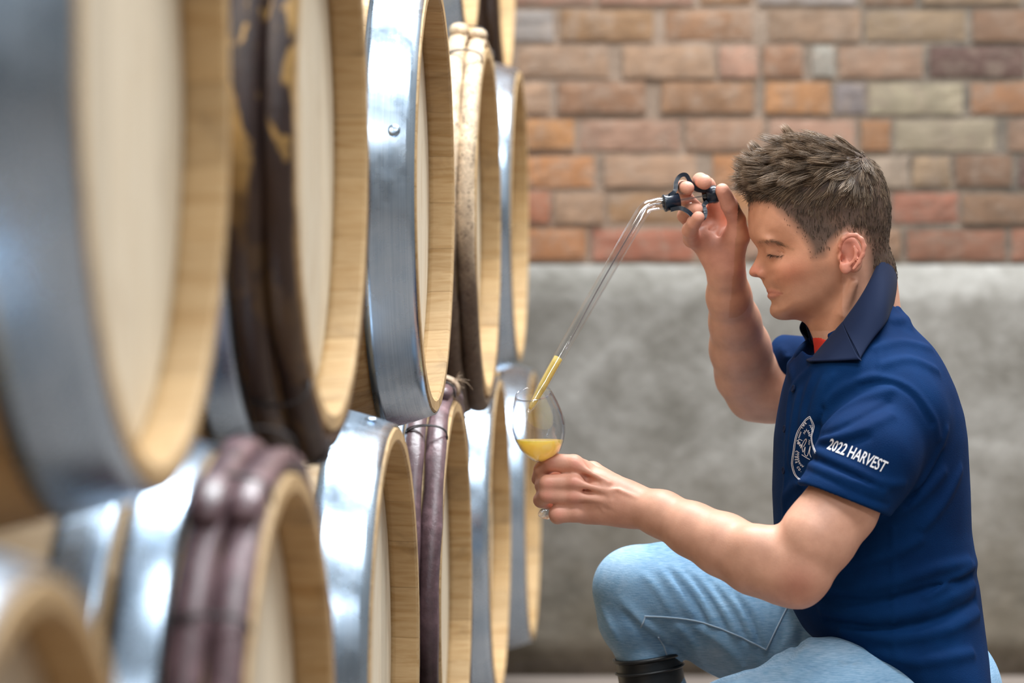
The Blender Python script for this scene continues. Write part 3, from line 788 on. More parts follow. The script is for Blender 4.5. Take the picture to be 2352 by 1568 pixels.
# far hand
skin.cone(Q(1667,628,.09), Q(1655,580,.075), .0235, .024, .012)
skin.cone(Q(1660,600,.080), Q(1612,548,.070), .0215, .0190, .012)         # heel and outer edge
skin.cone(Q(1675,600,.076), Q(1690,545,.058), .0195, .0185, .012)         # ball of the thumb
skin.cone(Q(1650,575,.083), Q(1640,525,.088), .0230, .0180, .014)
hand([(1693,540,.055),(1692,505,.042),(1675,470,.022),(1659,437,.006)], [.0165,.0125,.0115,.0098], .007)       # thumb
hand([(1660,520,.085),(1645,470,.075),(1625,425,.055),(1608,414,.030),(1618,418,-.002)], [.0130,.0115,.0105,.0102,.0105], .005)       # index over the cap
hand([(1640,525,.088),(1608,490,.080),(1575,455,.060),(1568,430,.034),(1579,432,.002)], [.0125,.0110,.0100,.0096,.0094], .005)  # middle through the upper loop
hand([(1622,535,.086),(1590,515,.078),(1572,495,.052),(1585,482,.026),(1603,481,.010)], [.0125,.0108,.0098,.0090,.0084], .004)  # ring in the lower loop
hand([(1612,555,.072),(1590,548,.056),(1585,528,.022),(1594,511,-.002),(1604,499,-.014)], [.0140,.0125,.0110,.0095,.0086], .005)  # little finger
skin.chainw([Q(1665,505,.068), Q(1652,540,.062), Q(1662,580,.058)], [.0018,.0022,.0012], .006, .002, sub=True)
skin.chainw([Q(1640,520,.068), Q(1618,540,.058), Q(1600,552,.052)], [.0015,.0018,.0010], .005, .002, sub=True)

lo = Q(1205, 1420, -.36); hi = Q(2130, 300, .36)
V, F = surface(skin, (lo[0], YM-.32, lo[2]), (hi[0], YM+.33, hi[2]), .0019, 1)
print('skin', len(V), time.time()-T0)
# skin colour: lips, ear, knuckles, stubble, brow, scalp under the hair; shade painted at eye and mouth
pxv = 1176+V[:,0]*FPX/V[:,1]; pyv = HOR-(V[:,2]-CAMZ)*FPX/V[:,1]
def mirror_px(V):      # the far side of the head is given the colour of the near side
    W = V.copy(); W[:,1] = np.minimum(V[:,1], 2*YM-V[:,1]); return 1176+W[:,0]*FPX/W[:,1], HOR-(W[:,2]-CAMZ)*FPX/W[:,1]
mx, my = mirror_px(V)
def inpoly(x, y, poly):
    r = np.zeros(len(x), bool); n_ = len(poly)
    for i in range(n_):
        (x0, y0), (x1, y1) = poly[i], poly[(i+1) % n_]
        if y0 == y1: continue
        r ^= ((y0 > y) != (y1 > y)) & (x < x0+(y-y0)/(y1-y0)*(x1-x0))
    return r
def dpoly(x, y, poly, closed=True):
    d = np.full(len(x), 1e9); n_ = len(poly)
    for i in range(n_ if closed else n_-1):
        a = np.array(poly[i], float); b = np.array(poly[(i+1) % n_], float); ab = b-a
        t = np.clip(((x-a[0])*ab[0]+(y-a[1])*ab[1])/(ab@ab), 0, 1); d = np.minimum(d, np.hypot(x-a[0]-t*ab[0], y-a[1]-t*ab[1]))
    return d
def soft(poly, wd):
    d = dpoly(mx, my, poly); ins = inpoly(mx, my, poly); return np.clip(.5+np.where(ins, d, -d)/(2*wd), 0, 1)
headm = (my < 760) & (mx > 1700) & (np.abs(V[:,1]-YM) < .105)
col = np.tile(np.array([.66, .36, .25]), (len(V), 1))
nz = np.sin(V@np.array([61,23,47.]))*np.sin(V@np.array([-33,71,29.]))*np.sin(V@np.array([17,-45,83.])); col *= (1+.05*nz)[:,None]
def blend(mask, c):
    global col
    col = col*(1-mask[:,None])+np.array(c)*mask[:,None]
face = headm & (mx < 1935)
blend(face*.65, (.56,.255,.14))
cheek = np.exp(-((mx-1815)**2/50**2+(my-625)**2/32**2))*headm; blend(cheek*.45, (.62,.21,.13))
nose = np.exp(-((mx-1732)**2/20**2+(my-622)**2/16**2))*headm; blend(nose*.6, (.62,.21,.15))
stub = soft([(1765,690),(1800,660),(1830,640),(1880,610),(1925,620),(1930,670),(1880,725),(1790,745),(1760,730)], 16)*headm; blend(stub*.42, (.36,.20,.135))
stub2 = soft([(1752,642),(1775,645),(1790,660),(1762,662)], 5)*headm; blend(stub2*.35, (.38,.20,.14))
lips = soft([(1750,664),(1768,662.5),(1784,667),(1798,673),(1790,679),(1776,684),(1762,686),(1750,682)], 2.2)*headm; blend(lips*.6, (.53,.19,.145))
slit = np.clip(1-dpoly(mx, my, [(1764,672.5),(1784,672),(1798,673.5)], False)/2.4, 0, 1)*headm; blend(slit*.6, (.26,.085,.06))  # shade of the crease between the lips, tinted into the skin
ear = soft([(1925,600),(1925,560),(1945,532),(1975,535),(1993,560),(1988,590),(1965,622),(1940,636),(1924,625)], 5)*headm*(np.abs(V[:,1]-YM) > .076); blend(ear*.55, (.68,.22,.16))
scalp_poly = [(1700,500),(1722,468),(1752,463),(1778,470),(1800,492),(1822,512),(1845,540),(1862,568),(1868,590),(1893,585),(1905,560),(1925,540),(1950,528),(1985,535),(1998,570),(1996,600),(2000,640),(2080,640),(2080,250),(1650,250),(1650,500)]
scalp = np.clip(soft(scalp_poly, 13)+.12*nz, 0, 1)*headm; blend(scalp*.95, (.045,.030,.022))
fade = soft([(1850,560),(1872,606),(1900,590),(1920,545),(1880,540)], 10)*headm; blend(fade*.2, (.2,.13,.1))
brow = np.clip(1-dpoly(mx, my, [(1741,556),(1765,555),(1795,561),(1822,573)], False)/5.5, 0, 1)*headm; blend(brow*.4, (.30,.16,.08))
lash = np.clip(1-dpoly(mx, my, [(1763,584.5),(1772,586.5),(1785,588),(1800,587)], False)/2.2, 0, 1)*headm; blend(lash*.85, (.06,.03,.02))
socket_shade = np.exp(-((mx-1758)**2/9**2+(my-577)**2/9**2))*headm; blend(socket_shade*.3, (.40,.17,.10))  # shadow of the eye socket, blended into the skin colour
kn = np.zeros(len(V))
for q in ((1322,1066),(1318,1108),(1318,1142),(1262,1062),(1258,1110),(1256,1138),(1282,1180)): kn = np.maximum(kn, np.exp(-((pxv-q[0])**2+(pyv-q[1])**2)/15**2))
blend(kn*.45*(pyv > 1000), (.64,.20,.15))
handm = np.clip((660-pyv)/60, 0, 1)*(pxv < 1716)*(~headm)*(V[:,1] > 3.9); blend(handm*.45, (.68,.30,.23))
handn = np.clip((1500-pxv)/80, 0, 1)*(pyv > 1000); blend(handn*.3, (.66,.31,.24))
elb = np.exp(-((pxv-1832)**2+(pyv-1345)**2)/45**2)*(V[:,1] < 3.85); blend(elb*.5, (.58,.22,.16))
for q in ((1722,480),(1801,1105),):
    pass
def set_col(me, col):
    at = me.color_attributes.new('tint', 'FLOAT_COLOR', 'POINT')
    at.data.foreach_set('color', np.concatenate([np.clip(col,0,1), np.ones((len(col),1))], 1).astype(np.float32).ravel())
m = mat('skin', rough=.48, Subsurface_Weight=.12, Subsurface_Scale=.012); n = N(m)
m.node_tree.nodes['Principled BSDF'].inputs['Subsurface Radius'].default_value = (1, .35, .2)
m.node_tree.nodes['Principled BSDF'].inputs['Specular IOR Level'].default_value = .38
at = n.n('ShaderNodeAttribute', attribute_name='tint'); v = n.coord()
c = n.mix(1.0, at.outputs['Color'], n.ramp(n.noise(v, 45, 5, .6), [(.3, (.90,.86,.85)), (.7, (1.06,1.05,1.05))]), 'MULTIPLY')
n.col(c); n.bump(n.noise(v, 420, 3, .6), .22, .0008); M['skin'] = m
man = empty('person', (Q(1950,0)[0], YM, 0))
tag(man, 'man in a navy polo shirt and jeans, crouching and drawing cider into a glass', 'person')
def child(name, me, parent=man, m=None):
    o = link(name, me, parent, m); o.location = -Vector(man.location) if parent is man else (0,0,0); return o
me = mesh_quads('body', V, F, M['skin']); set_col(me, col)
body = child('body', me)
# ---------------------------------------------------------------- clothes
def fold(s, base, pts, r, k=.012, sink=.45, sub=False, n=7, taper=True, w=None):
    """a fold, crease or seam: raises or sinks the surface along a smooth line seen from the aisle"""
    c = catmull(np.array(pts, float), max(2, n//(len(pts)-1)))
    q = base.trace(c[:,0], c[:,1]); m_ = len(q)
    amp = np.array([(math.sin(PI*(i+.6)/(m_+.2))**.7 if taper else 1.) for i in range(m_)])*r*(.80 if taper else .55)*(-1.35 if sub else 1.1)
    w = w or (r*(.72 if sub else .95) if taper else max(.0028, r*1.5))
    if taper: w = min(w, .0050 if sub else .0068); amp = np.clip(amp, -.0058, .0052)
    def f(p, d):
        best = np.full(len(p), 1e9); a = np.zeros(len(p))
        for i in range(m_-1):
            ab = q[i+1]-q[i]; t = np.clip(((p-q[i])@ab)/(ab@ab+1e-12), 0, 1); e = ((p-q[i]-t[:,None]*ab)**2).sum(1)
            b = e < best; best = np.where(b, e, best); a = np.where(b, amp[i]+(amp[i+1]-amp[i])*t, a)
        return d-a*np.exp(-(best/(w*w))**(.8 if taper else 1.))
    cc = (q.min(0)+q.max(0))/2; s.ops.append((f, cc, float(np.linalg.norm(q-cc, axis=1).max()+3*w), 'f', .0))
def loft(sec):
    sec = np.array(sec, float); zz = CAMZ-(sec[:,0]-HOR)*PXM; o = np.argsort(zz); zz = zz[o]; sec = sec[o]
    xf = (sec[:,1]-1176)*PXM; xb = (sec[:,2]-1176)*PXM; cx = (xf+xb)/2; ax = (xb-xf)/2; by = sec[:,3]; yc = sec[:,4]
    zf = np.linspace(zz[0], zz[-1], 240)
    def sm(a):
        a = np.interp(zf, zz, a); ker = np.hanning(13); ker /= ker.sum(); return np.convolve(np.pad(a, 6, mode='edge'), ker, 'valid')
    cxs, axs, bys, ycs = sm(cx), sm(ax), sm(by), sm(yc)
    def f(p):
        z = np.clip(p[:,2], zf[0], zf[-1]); a = np.interp(z, zf, axs); b = np.interp(z, zf, bys)
        u = np.abs(p[:,0]-np.interp(z, zf, cxs))/a; v = np.abs(p[:,1]-YM-np.interp(z, zf, ycs))/b
        d = ((u**2.3+v**2.3)**(1/2.3)-1)*np.minimum(a, b)/1.15
        e = np.maximum(p[:,2]-zf[-1], zf[0]-p[:,2])
        return np.maximum(d, e)
    return f, np.array([cx.mean(), YM, zz.mean()]), float((zz[-1]-zz[0])/2+.25)
shirt = Sdf()
torso = [(690,1985,2048,.050,0),(715,1950,2062,.085,0),(740,1905,2084,.098,0),(765,1868,2108,.115,0),(790,1840,2134,.137,0),(815,1826,2151,.155,0),(840,1816,2165,.168,0),(890,1800,2188,.176,0),(950,1788,2207,.182,0),(1003,1780,2215,.182,0),
         (1126,1776,2222,.176,0),(1215,1780,2225,.170,0),(1270,1786,2234,.168,0),(1287,1789,2242,.168,0),(1305,1794,2234,.168,0),(1340,1800,2243,.168,0),(1400,1822,2250,.172,0),(1450,1850,2256,.176,0),(1480,1890,2259,.180,0),(1520,1955,2263,.184,0),(1568,2010,2268,.186,0),(1640,2080,2262,.186,0),(1690,2120,2250,.17,0)]
shirt.u(loft(torso), 0)
def sleeve(pts, rs, cutp, cutn, inner):
    fs = [f_cone(pts[i], pts[i+1], rs[i], rs[i+1])[0] for i in range(len(pts)-1)]
    gi = f_cone(inner[0], inner[1], inner[2], inner[3])[0]; cutn = cutn/np.linalg.norm(cutn)
    def f(p):
        d = fs[0](p)
        for g in fs[1:]: d = smin(d, g(p), .02)
        d = smax(d, (p-cutp)@cutn, .003)
        return smax(d, -gi(p), .002)
    A_ = np.array(pts); c = A_.mean(0); return f, c, float(np.linalg.norm(A_-c, axis=1).max()+max(rs))
a1, a2, a3 = Q(2058,955,-.135), Q(1992,1055,-.195), Q(1930,1165,-.228)
dr = a3-a2; dr /= np.linalg.norm(dr); cutn = np.array([-.36, -.03, -.93]); cp = Q(1938,1146,-.225)
shirt.u(sleeve([Q(2060,900,-.08), a1, a2, a3], [PX(88,YM), PX(103,YM), PX(107,YM), PX(103,YM)], cp, cutn, (cp-dr*.045, cp+dr*.05, PX(84,YM), PX(90,YM))), .018)
b1, b2 = Q(1930,860,.20), Q(1800,838,.26); db = b2-b1; db /= np.linalg.norm(db)
cp2 = Q(1797,838,.262)
shirt.u(sleeve([Q(1985,860,.10), b1, Q(1780,834,.268)], [PX(92,YM), PX(86,YM), PX(72,YM)], cp2, db+np.array([0,0,-.12]), (cp2-db*.04, cp2+db*.04, PX(64,YM), PX(66,YM))), .018)
# opening at the throat
shirt.cone(Q(1845,735,0), Q(1862,842,0), .034, .010, .006, sub=True)
shirt.cone(Q(1868,765,-.16), Q(1873,798,-.015), .024, .015, .004, sub=True)
shirt.cone(Q(1930,650,0), Q(1945,790,0), .080, .068, .010, sub=True)
base = Sdf(); base.ops = list(shirt.ops)
F_ = lambda pts, r, k=.014, **kw: fold(shirt, base, pts, r*(2.3 if kw.get('taper', True) else 1.9), k, **kw)
for pts, r in [([(1886,1010),(1925,1004),(1985,985),(2045,955)], .0055), ([(1892,985),(1925,950),(1980,918),(2045,898)], .0060), ([(1888,965),(1903,922),(1945,888),(2005,868)], .0062),
               ([(1868,1032),(1900,1050),(1960,1078),(2020,1108),(2075,1112)], .0050), ([(1860,1066),(1900,1082),(1960,1106),(2030,1130)], .0040),
               ([(1868,868),(1851,920),(1842,975)], .0042), ([(1892,875),(1870,935),(1860,1000)], .0048), ([(1912,868),(1888,915),(1876,960)], .0045), ([(1835,905),(1822,980),(1815,1060)], .0035),
               ([(2052,738),(2080,735),(2112,752)], .0040), ([(2060,705),(2078,728),(2088,752)], .0040), ([(2012,800),(2070,786),(2135,800)], .0045), ([(2030,838),(2090,826),(2150,850)], .0042),
               ([(2110,1120),(2145,1060),(2172,990)], .0055), ([(2060,1180),(2120,1135),(2165,1085)], .0050), ([(2120,1210),(2170,1150),(2205,1080)], .0045),
               ([(1880,1345),(1960,1352),(2060,1335),(2150,1305),(2225,1290)], .0065), ([(1890,1400),(2000,1418),(2120,1398),(2235,1345)], .0065), ([(1935,1448),(2050,1468),(2180,1445),(2245,1410)], .0065),
               ([(2000,1500),(2110,1520),(2230,1500)], .0060), ([(1960,1290),(2040,1275),(2110,1240)], .0055), ([(2130,1370),(2190,1330),(2236,1300)], .0050),
               ([(1800,1150),(1820,1120),(1850,1105)], .0035), ([(1795,800),(1812,830),(1822,868)], .0035)]:
    F_(pts, r)
for pts, r in [([(1888,998),(1925,985),(1985,955),(2040,925)], .0040), ([(1884,1022),(1930,1020),(1990,1003)], .0038), ([(1876,1012),(1880,980),(1893,940)], .0060),
               ([(1862,1050),(1900,1066),(1960,1092),(2020,1120)], .0030), ([(2160,1040),(2130,1100),(2080,1160)], .0050), ([(1885,1370),(2000,1385),(2130,1355),(2230,1318)], .0045),
               ([(1900,1425),(2020,1445),(2150,1425),(2240,1378)], .0050)]:
    F_(pts, r, .010, sub=True)
# seams: armhole, shoulder, side, sleeve hem, placket edge
for pts, r, sb in [([(1975,876),(2014,869),(2050,873),(2082,886),(2108,907),(2130,938),(2147,966),(2155,1005)], .0022, False), ([(1978,884),(2014,877),(2048,881),(2078,894),(2102,914),(2123,944),(2140,972)], .0018, True),
                   ([(2024,742),(2023,800),(2020,865)], .0012, False), ([(2050,1215),(2052,1330),(2054,1500)], .0014, False), ([(1853,1078),(1900,1100),(1960,1129),(2000,1146),(2040,1158)], .0011, True),
                   ([(1866,842),(1838,868),(1816,900),(1809,960),(1806,1060),(1803,1150),(1800,1210)], .0022, False)]:
    F_(pts, r, .003, sink=.3 if sb else .5, sub=sb, n=14, taper=False)
lo = (Q(1760,0)[0]-.02, YM-.36, CAMZ-(1720-HOR)*PXM); hi = (Q(2290,0)[0], YM+.36, CAMZ-(670-HOR)*PXM)
V, Fq = surface(shirt, lo, hi, .0021, 1)
print('shirt', len(V), time.time()-T0)
m = mat('navy_knit', (.0035,.030,.095), .85); n = N(m); v = n.coord()
m.node_tree.nodes['Principled BSDF'].inputs['Sheen Tint'].default_value = (.10,.35,.75,1)
m.node_tree.nodes['Principled BSDF'].inputs['Specular IOR Level'].default_value = .1
n.col(n.ramp(n.noise(v, 8, 4), [(.35, (.0003,.014,.062)), (.65, (.0006,.023,.092))]))
vo = n.n('ShaderNodeTexVoronoi'); vo.inputs['Scale'].default_value = 700; n.l(v, vo.inputs['Vector']); n.bump(vo.outputs['Distance'], .35, .0006); M['navy'] = m
polo = child('polo_shirt', mesh_quads('polo_shirt', V, Fq, M['navy']))
M['navy_dark'] = mat('navy_collar', (.0012,.008,.035), .85, Sheen_Weight=.02); M['navy_dark'].node_tree.nodes['Principled BSDF'].inputs['Specular IOR Level'].default_value = .2
# collar: a folded band whose lower edge lies on the shirt
def onshirt(px, py, off=.006):
    q = base.trace([px], [py])[0]; nm = base.normal(q[None])[0]; return q+nm*off
T_ = [Q(1866,827,-.040), Q(1888,797,-.072), Q(1935,741,-.088), Q(1938,738,-.088), Q(1985,671,-.082), Q(2016,612,-.052), Q(2031,580,0), Q(2018,606,.052), Q(1985,672,.082), Q(1935,742,.088), Q(1893,748,.082), Q(1847,735,.050)]
Ln = [onshirt(1870,836), onshirt(1922,836), onshirt(1975,834), onshirt(1977,832), onshirt(2004,788), onshirt(2034,742)]
Ln = Ln+[Q(2050,696,0)]+[np.array([q[0], 2*YM-q[1], q[2]]) for q in (Ln[5], Ln[4], Ln[2], Ln[1])]+[Q(1862,778,.045)]
Tc = catmull(T_, 8); Lc = catmull(Ln, 8); nv = 9; v = []; f = []
cen = Q(1960,740)
for i in range(len(Tc)):
    out = Tc[i]*.5+Lc[i]*.5-cen; out[2] = 0; out /= np.linalg.norm(out)+1e-9
    for j in range(nv):
        t = j/(nv-1); q = Tc[i]*(1-t)+Lc[i]*t+out*.012*math.sin(PI*min(1, t*1.0))*(1-.3*t)
        q = q+out*.0025*math.sin(i*.35+t*2)*t
        v.append(q)
for i in range(len(Tc)-1):
    for j in range(nv-1): f.append((i*nv+j, (i+1)*nv+j, (i+1)*nv+j+1, i*nv+j+1))
cl = child('collar', mesh_np('collar', v, f, True, M['navy_dark']))
md = cl.modifiers.new('s', 'SOLIDIFY'); md.thickness = .0028; md.offset = -1
md = cl.modifiers.new('b', 'SUBSURF'); md.levels = 1; md.render_levels = 1
# inner stand of the collar
S_ = [q+np.array([0, 0, 0]) for q in T_]
v = []; f = []; Bc = catmull([Q(1872,845,-.028), Q(1895,830,-.060), Q(1940,800,-.078), Q(1943,798,-.078), Q(1985,740,-.074), Q(2015,690,-.045), Q(2025,670,0), Q(2015,690,.045), Q(1985,740,.074), Q(1940,800,.078), Q(1890,800,.070), Q(1862,790,.045)], 8)
for i in range(len(Tc)):
    for j in range(5):
        t = j/4; v.append(Tc[i]*(1-t)+Bc[i]*t)
for i in range(len(Tc)-1):
    for j in range(4): f.append((i*5+j, i*5+j+1, (i+1)*5+j+1, (i+1)*5+j))
cs_ = child('collar_stand', mesh_np('collar_stand', v, f, True, M['navy_dark'])); md = cs_.modifiers.new('s', 'SOLIDIFY'); md.thickness = .002
# red undershirt
tee = Sdf(); pn = np.array([.35, 0, 1.0]); pn /= np.linalg.norm(pn); pc = Q(1868,768,0)
g1 = f_cone(Q(1957,770), Q(1990,900), .0535, .066)[0]
tee.u((lambda p: np.maximum(g1(p), (p-pc)@pn), Q(1950,840), .14), 0)
lo = Q(1850,930,-.09); hi = Q(2060,750,.09)
V, Fq = surface(tee, (lo[0]-.02, YM-.1, lo[2]), (hi[0], YM+.1, hi[2]), .003, 1)
M['red'] = mat('red_cotton', (.62,.03,.015), .8)
ts = child('undershirt', mesh_quads('undershirt', V, Fq, M['red'])); ts['label'] = 'red undershirt showing at the open collar'
# buttons
for bx, by in ((1806,985),(1826,893),(1804,1080)):
    q = base.trace([bx], [by])[0]; nm = base.normal(q[None])[0]
    vv, ff = lathe([(0,.0052),(.0016,.0050),(.0019,.0038),(.0012,.003),(.0012,.0002)], 16)
    Mx = np.array(Vector(nm).to_track_quat('X', 'Z').to_matrix())
    child('button', mesh_np('button', [Mx@np.array(t)+q+nm*.002 for t in vv], ff, True, M['navy_dark']))

# --- jeans
jeans = Sdf()
jeans.u(f_ell(Q(2105,1590), (.115,.165,.105)), .03)
jeans.chain(ch([(2075,1560,.10,140),(1900,1500,.14,150),(1700,1425,.16,128),(1540,1365,.17,112),(1462,1352,.17,93)]), .03, .03)
jeans.chain(ch([(1455,1350,.17,91),(1466,1420,.17,90),(1488,1500,.17,69),(1520,1600,.17,60),(1560,1700,.17,62)]), .015, .01)
jeans.chain(ch([(2075,1600,-.09,150),(1900,1625,-.13,148),(1700,1700,-.18,135),(1530,1785,-.22,112),(1450,1820,-.23,90)]), .03, .03)
jeans.chain(ch([(1455,1825,-.23,88),(1600,1905,-.215,86),(1750,1985,-.20,78),(1850,2030,-.19,66)]), .02, .01)
jb = Sdf(); jb.ops = list(jeans.ops)
G_ = lambda pts, r, k=.012, **kw: fold(jeans, jb, pts, r*1.15, k, **kw)
for pts, r in [([(1385,1400),(1405,1440),(1425,1480)], .0050), ([(1430,1380),(1465,1420),(1495,1445),(1540,1470)], .0070), ([(1520,1310),(1550,1350),(1580,1395),(1600,1420)], .0062), ([(1555,1310),(1600,1360),(1632,1415),(1645,1440)], .0062),
               ([(1600,1320),(1645,1375),(1680,1430),(1695,1462)], .0062), ([(1650,1340),(1690,1390),(1722,1445),(1735,1480)], .0060), ([(1700,1360),(1732,1405),(1752,1455),(1760,1485)], .0058), ([(1480,1320),(1515,1360),(1540,1400)], .0045),
               ([(1765,1385),(1768,1430),(1764,1480)], .0050), ([(1790,1385),(1785,1430),(1772,1475)], .0040), ([(1600,1440),(1650,1470),(1690,1510),(1715,1550)], .0060), ([(1560,1440),(1590,1475),(1620,1530)], .0055),
               ([(1830,1425),(1815,1465),(1780,1510)], .0060), ([(1865,1460),(1845,1500),(1800,1545)], .0055), ([(1910,1500),(1865,1530),(1820,1565)], .0045), ([(1690,1565),(1750,1540),(1810,1535)], .0050), ([(1560,1440),(1530,1480),(1545,1500)], .0040)]:
    G_(pts, r)
for pts, r in [([(1535,1310),(1572,1355),(1605,1400),(1618,1430)], .0055), ([(1580,1318),(1622,1368),(1656,1425),(1668,1452)], .0055), ([(1628,1335),(1668,1385),(1702,1440),(1712,1470)], .0055), ([(1678,1355),(1712,1402),(1738,1455),(1745,1480)], .0050), ([(1440,1410),(1475,1445),(1520,1480),(1555,1490)], .0075), ([(1845,1445),(1828,1485),(1790,1528)], .0050)]: G_(pts, r, sub=True)
lo = (Q(1350,0)[0]-.02, YM-.36, .02); hi = (Q(2290,0)[0]+.03, YM+.34, CAMZ-(1230-HOR)*PXM)
V, Fq = surface(jeans, lo, hi, .0032, 1)
print('jeans', len(V), time.time()-T0)
m = mat('denim', rough=.85); n = N(m); v = n.coord()
c = n.ramp(n.noise(v, 7, 5, .65, .4), [(.25, (.085,.22,.40)), (.5, (.21,.40,.60)), (.72, (.42,.58,.75))])
wv = n.noise(n.coord((30, 30, 600)), 3, 2); c = n.mix(.22, c, n.ramp(wv, [(.4, (.07,.17,.32)), (.6, (.60,.74,.88))]))
dirt = n.ramp(n.noise(v, 10, 6, .7, .9), [(.60, g3(0)), (.78, g3(.4))]); c = n.mix(dirt, c, (.10,.085,.075))
n.col(c); n.bump(n.noise(v, 500, 2), .4, .0008); M['denim'] = m
jn = child('jeans', mesh_quads('jeans', V, Fq, M['denim']))
M['stitch'] = mat('seam_thread', (.38,.50,.62), .8)
for pts in ([(1480,1415),(1530,1417),(1590,1424),(1640,1438),(1700,1462),(1760,1492)], [(1760,1493),(1778,1455),(1795,1420),(1808,1396)], [(1512,1462),(1524,1482),(1532,1505)], [(1472,1440),(1478,1428),(1482,1415)]):
    c = catmull(np.array(pts, float), 8); q = jeans.trace(c[:,0], c[:,1]); nm = jeans.normal(q)
    vv, ff = tube(q+nm*.0003, .0013, 6); child('seam', mesh_np('seam', vv, ff, True, M['stitch']), jn); C.objects[-1].location = (0,0,0)
# --- rubber boots
m = mat('black_rubber', (.012,.013,.014), .42); M['rubber'] = m
def boot(name, top, ankle, heel, toe, rt, ra, lab_):
    b = Sdf(); b.chainw([top, ankle], [rt, ra], .01, .01)
    b.chainw([ankle, heel], [ra, .042], .03, .01); b.chainw([heel+np.array([0,0,.0]), toe], [.042, .042], .03, .01, ((0,0,1), 1))
    ax = (top-ankle)/np.linalg.norm(top-ankle)
    cut = lambda p, d, c0=top-ax*.005: smax(d, (p-c0)@ax, .004)
    b.ops.append((cut, (top+toe)/2, .6, 'f', .0))
    gi = f_cone(top-ax*.05, top+ax*.06, rt-.012, rt-.010)[0]
    b.ops.append((lambda p, d: smax(d, -gi(p), .003), top, .12, 'f', 0))
    if name == 'gumboot': b.ops.append((lambda p, d: smax(d, -(p[:,2]-.004), .004), toe, .8, 'f', 0))
    A = np.array([top+ax*.03, ankle, heel, toe]); lo_ = A.min(0)-.11; hi_ = A.max(0)+.11
    V, Fq = surface(b, lo_, hi_, .0037, 1); o = child('boot', mesh_quads('boot', V, Fq, M['rubber'])); o['label'] = lab_
    # rolled rim
    u = np.cross(ax, (0,1,0)); u /= np.linalg.norm(u); w_ = np.cross(ax, u)
    for k, dz in enumerate((-.006, -.024)):
        ring = [top+ax*dz+(u*math.cos(t)+w_*math.sin(t))*(rt+.001) for t in np.linspace(0, 2*PI, 49)]
        vv, ff = tube(ring, .0032 if k == 0 else .002, 6, False); r_ = child('rim', mesh_np('rim', vv, ff, True, M['rubber']), o); r_.location = (0,0,0)
boot('gumboot', Q(1487,1497,.17), Q(1560,1985,.175), Q(1590,2118,.175), Q(1420,2128,.165), PX(80,YM), PX(70,YM), 'black rubber boot on the forward foot')
boot('gumboot', Q(1690,1945,-.205), Q(1925,2050,-.185), Q(1965,2085,-.185), Q(1880,2128,-.185), PX(88,YM), PX(70,YM), 'black rubber boot on the trailing foot')

# ---------------------------------------------------------------- print on the shirt
M['white_print'] = mat('white_print', (.78,.78,.82), .7)
def lay(name, uv, f, sdf, parent, label=None, off=.0009, m=None):
    """lay flat artwork given in photo pixels on a cloth surface"""
    q = sdf.trace(uv[:,0], uv[:,1]); nm = sdf.normal(q, .002); q = q+nm*off
    o = child(name, mesh_np(name, q, f, False, m or M['white_print']), parent); o.location = (0,0,0)
    if label: o['label'] = label
    return o
v, f = HARVEST; v = v.copy(); v[:,0] -= v[:,0].min(); v[:,0] /= v[:,0].max(); v[:,1] /= v[:,1].max()
# baseline from (1900,1035) to (2028,1087), caps about 30 px tall
b0 = np.array([1899,1031.]); b1 = np.array([2027,1085.]); up = np.array([11.,-25.])
uv = b0+v[:,:1]*(b1-b0)*1.0+v[:,1:]*(up+np.array([3,1])*v[:,:1]); uv[:,1] += 5*np.sin(v[:,0]*PI)*-.4
lay('sleeve_print', uv, f, shirt, polo, 'white lettering across the sleeve')
def stroke(pts, wd, sub=6):
    c = catmull(np.array(pts, float), sub); t = np.gradient(c, axis=0); t /= np.linalg.norm(t, axis=1)[:,None]+1e-9; nn = np.stack([-t[:,1], t[:,0]], 1)
    v = np.concatenate([c+nn*wd/2, c-nn*wd/2]); k = len(c); return v, [(i, i+1, k+i+1, k+i) for i in range(k-1)]
art = []
for off, wd in ((0, 1.3), (3.0, 1.0)):
    art.append(stroke([(1875-off*.4,1038+off),(1869-off*.7,1022+off*.3),(1865-off*.6,1003),(1870-off,976.5+off*.6),(1861.6,956+off*1.3)], wd))
    art.append(stroke([(1861.6,956+off*1.3),(1852+off*.3,963+off),(1842.6+off*.8,974.5+off*.6),(1833+off,991+off*.3),(1827+off,1010),(1823.7+off,1031),(1820+off,1055),(1820+off,1069),(1826+off,1089),(1836+off,1102)], wd))
def arc_text(s, path, size, sq=.8, wt=.02):
    """letters one after another along a pixel path"""
    c = catmull(np.array(path, float), 10); L = np.concatenate([[0], np.cumsum(np.linalg.norm(np.diff(c, axis=0), axis=1))]); n_ = len(s); out = []
    for i, chh in enumerate(s):
        if chh == ' ': continue
        l = L[-1]*(i+.5)/n_; p = np.array([np.interp(l, L, c[:,0]), np.interp(l, L, c[:,1])]); p2 = np.array([np.interp(l+1, L, c[:,0]), np.interp(l+1, L, c[:,1])])
        p1 = np.array([np.interp(l-1, L, c[:,0]), np.interp(l-1, L, c[:,1])]); t = p2-p1; t /= np.linalg.norm(t)+1e-9; u = np.array([t[1], -t[0]])
        v, f = GLYPH[chh]; v = v.copy(); v[:,0] *= sq; v[:,0] -= (v[:,0].min()+v[:,0].max())/2; v *= size
        out.append((p+v[:,:1]*t+v[:,1:]*u, f))
    return out
art += arc_text('CIDER CO.', [(1830,1033),(1827.5,1050),(1829.5,1067),(1835.5,1079),(1844,1085)], 7.5, .75)
art += arc_text('THE', [(1845,986),(1849,979),(1856,971)], 8)
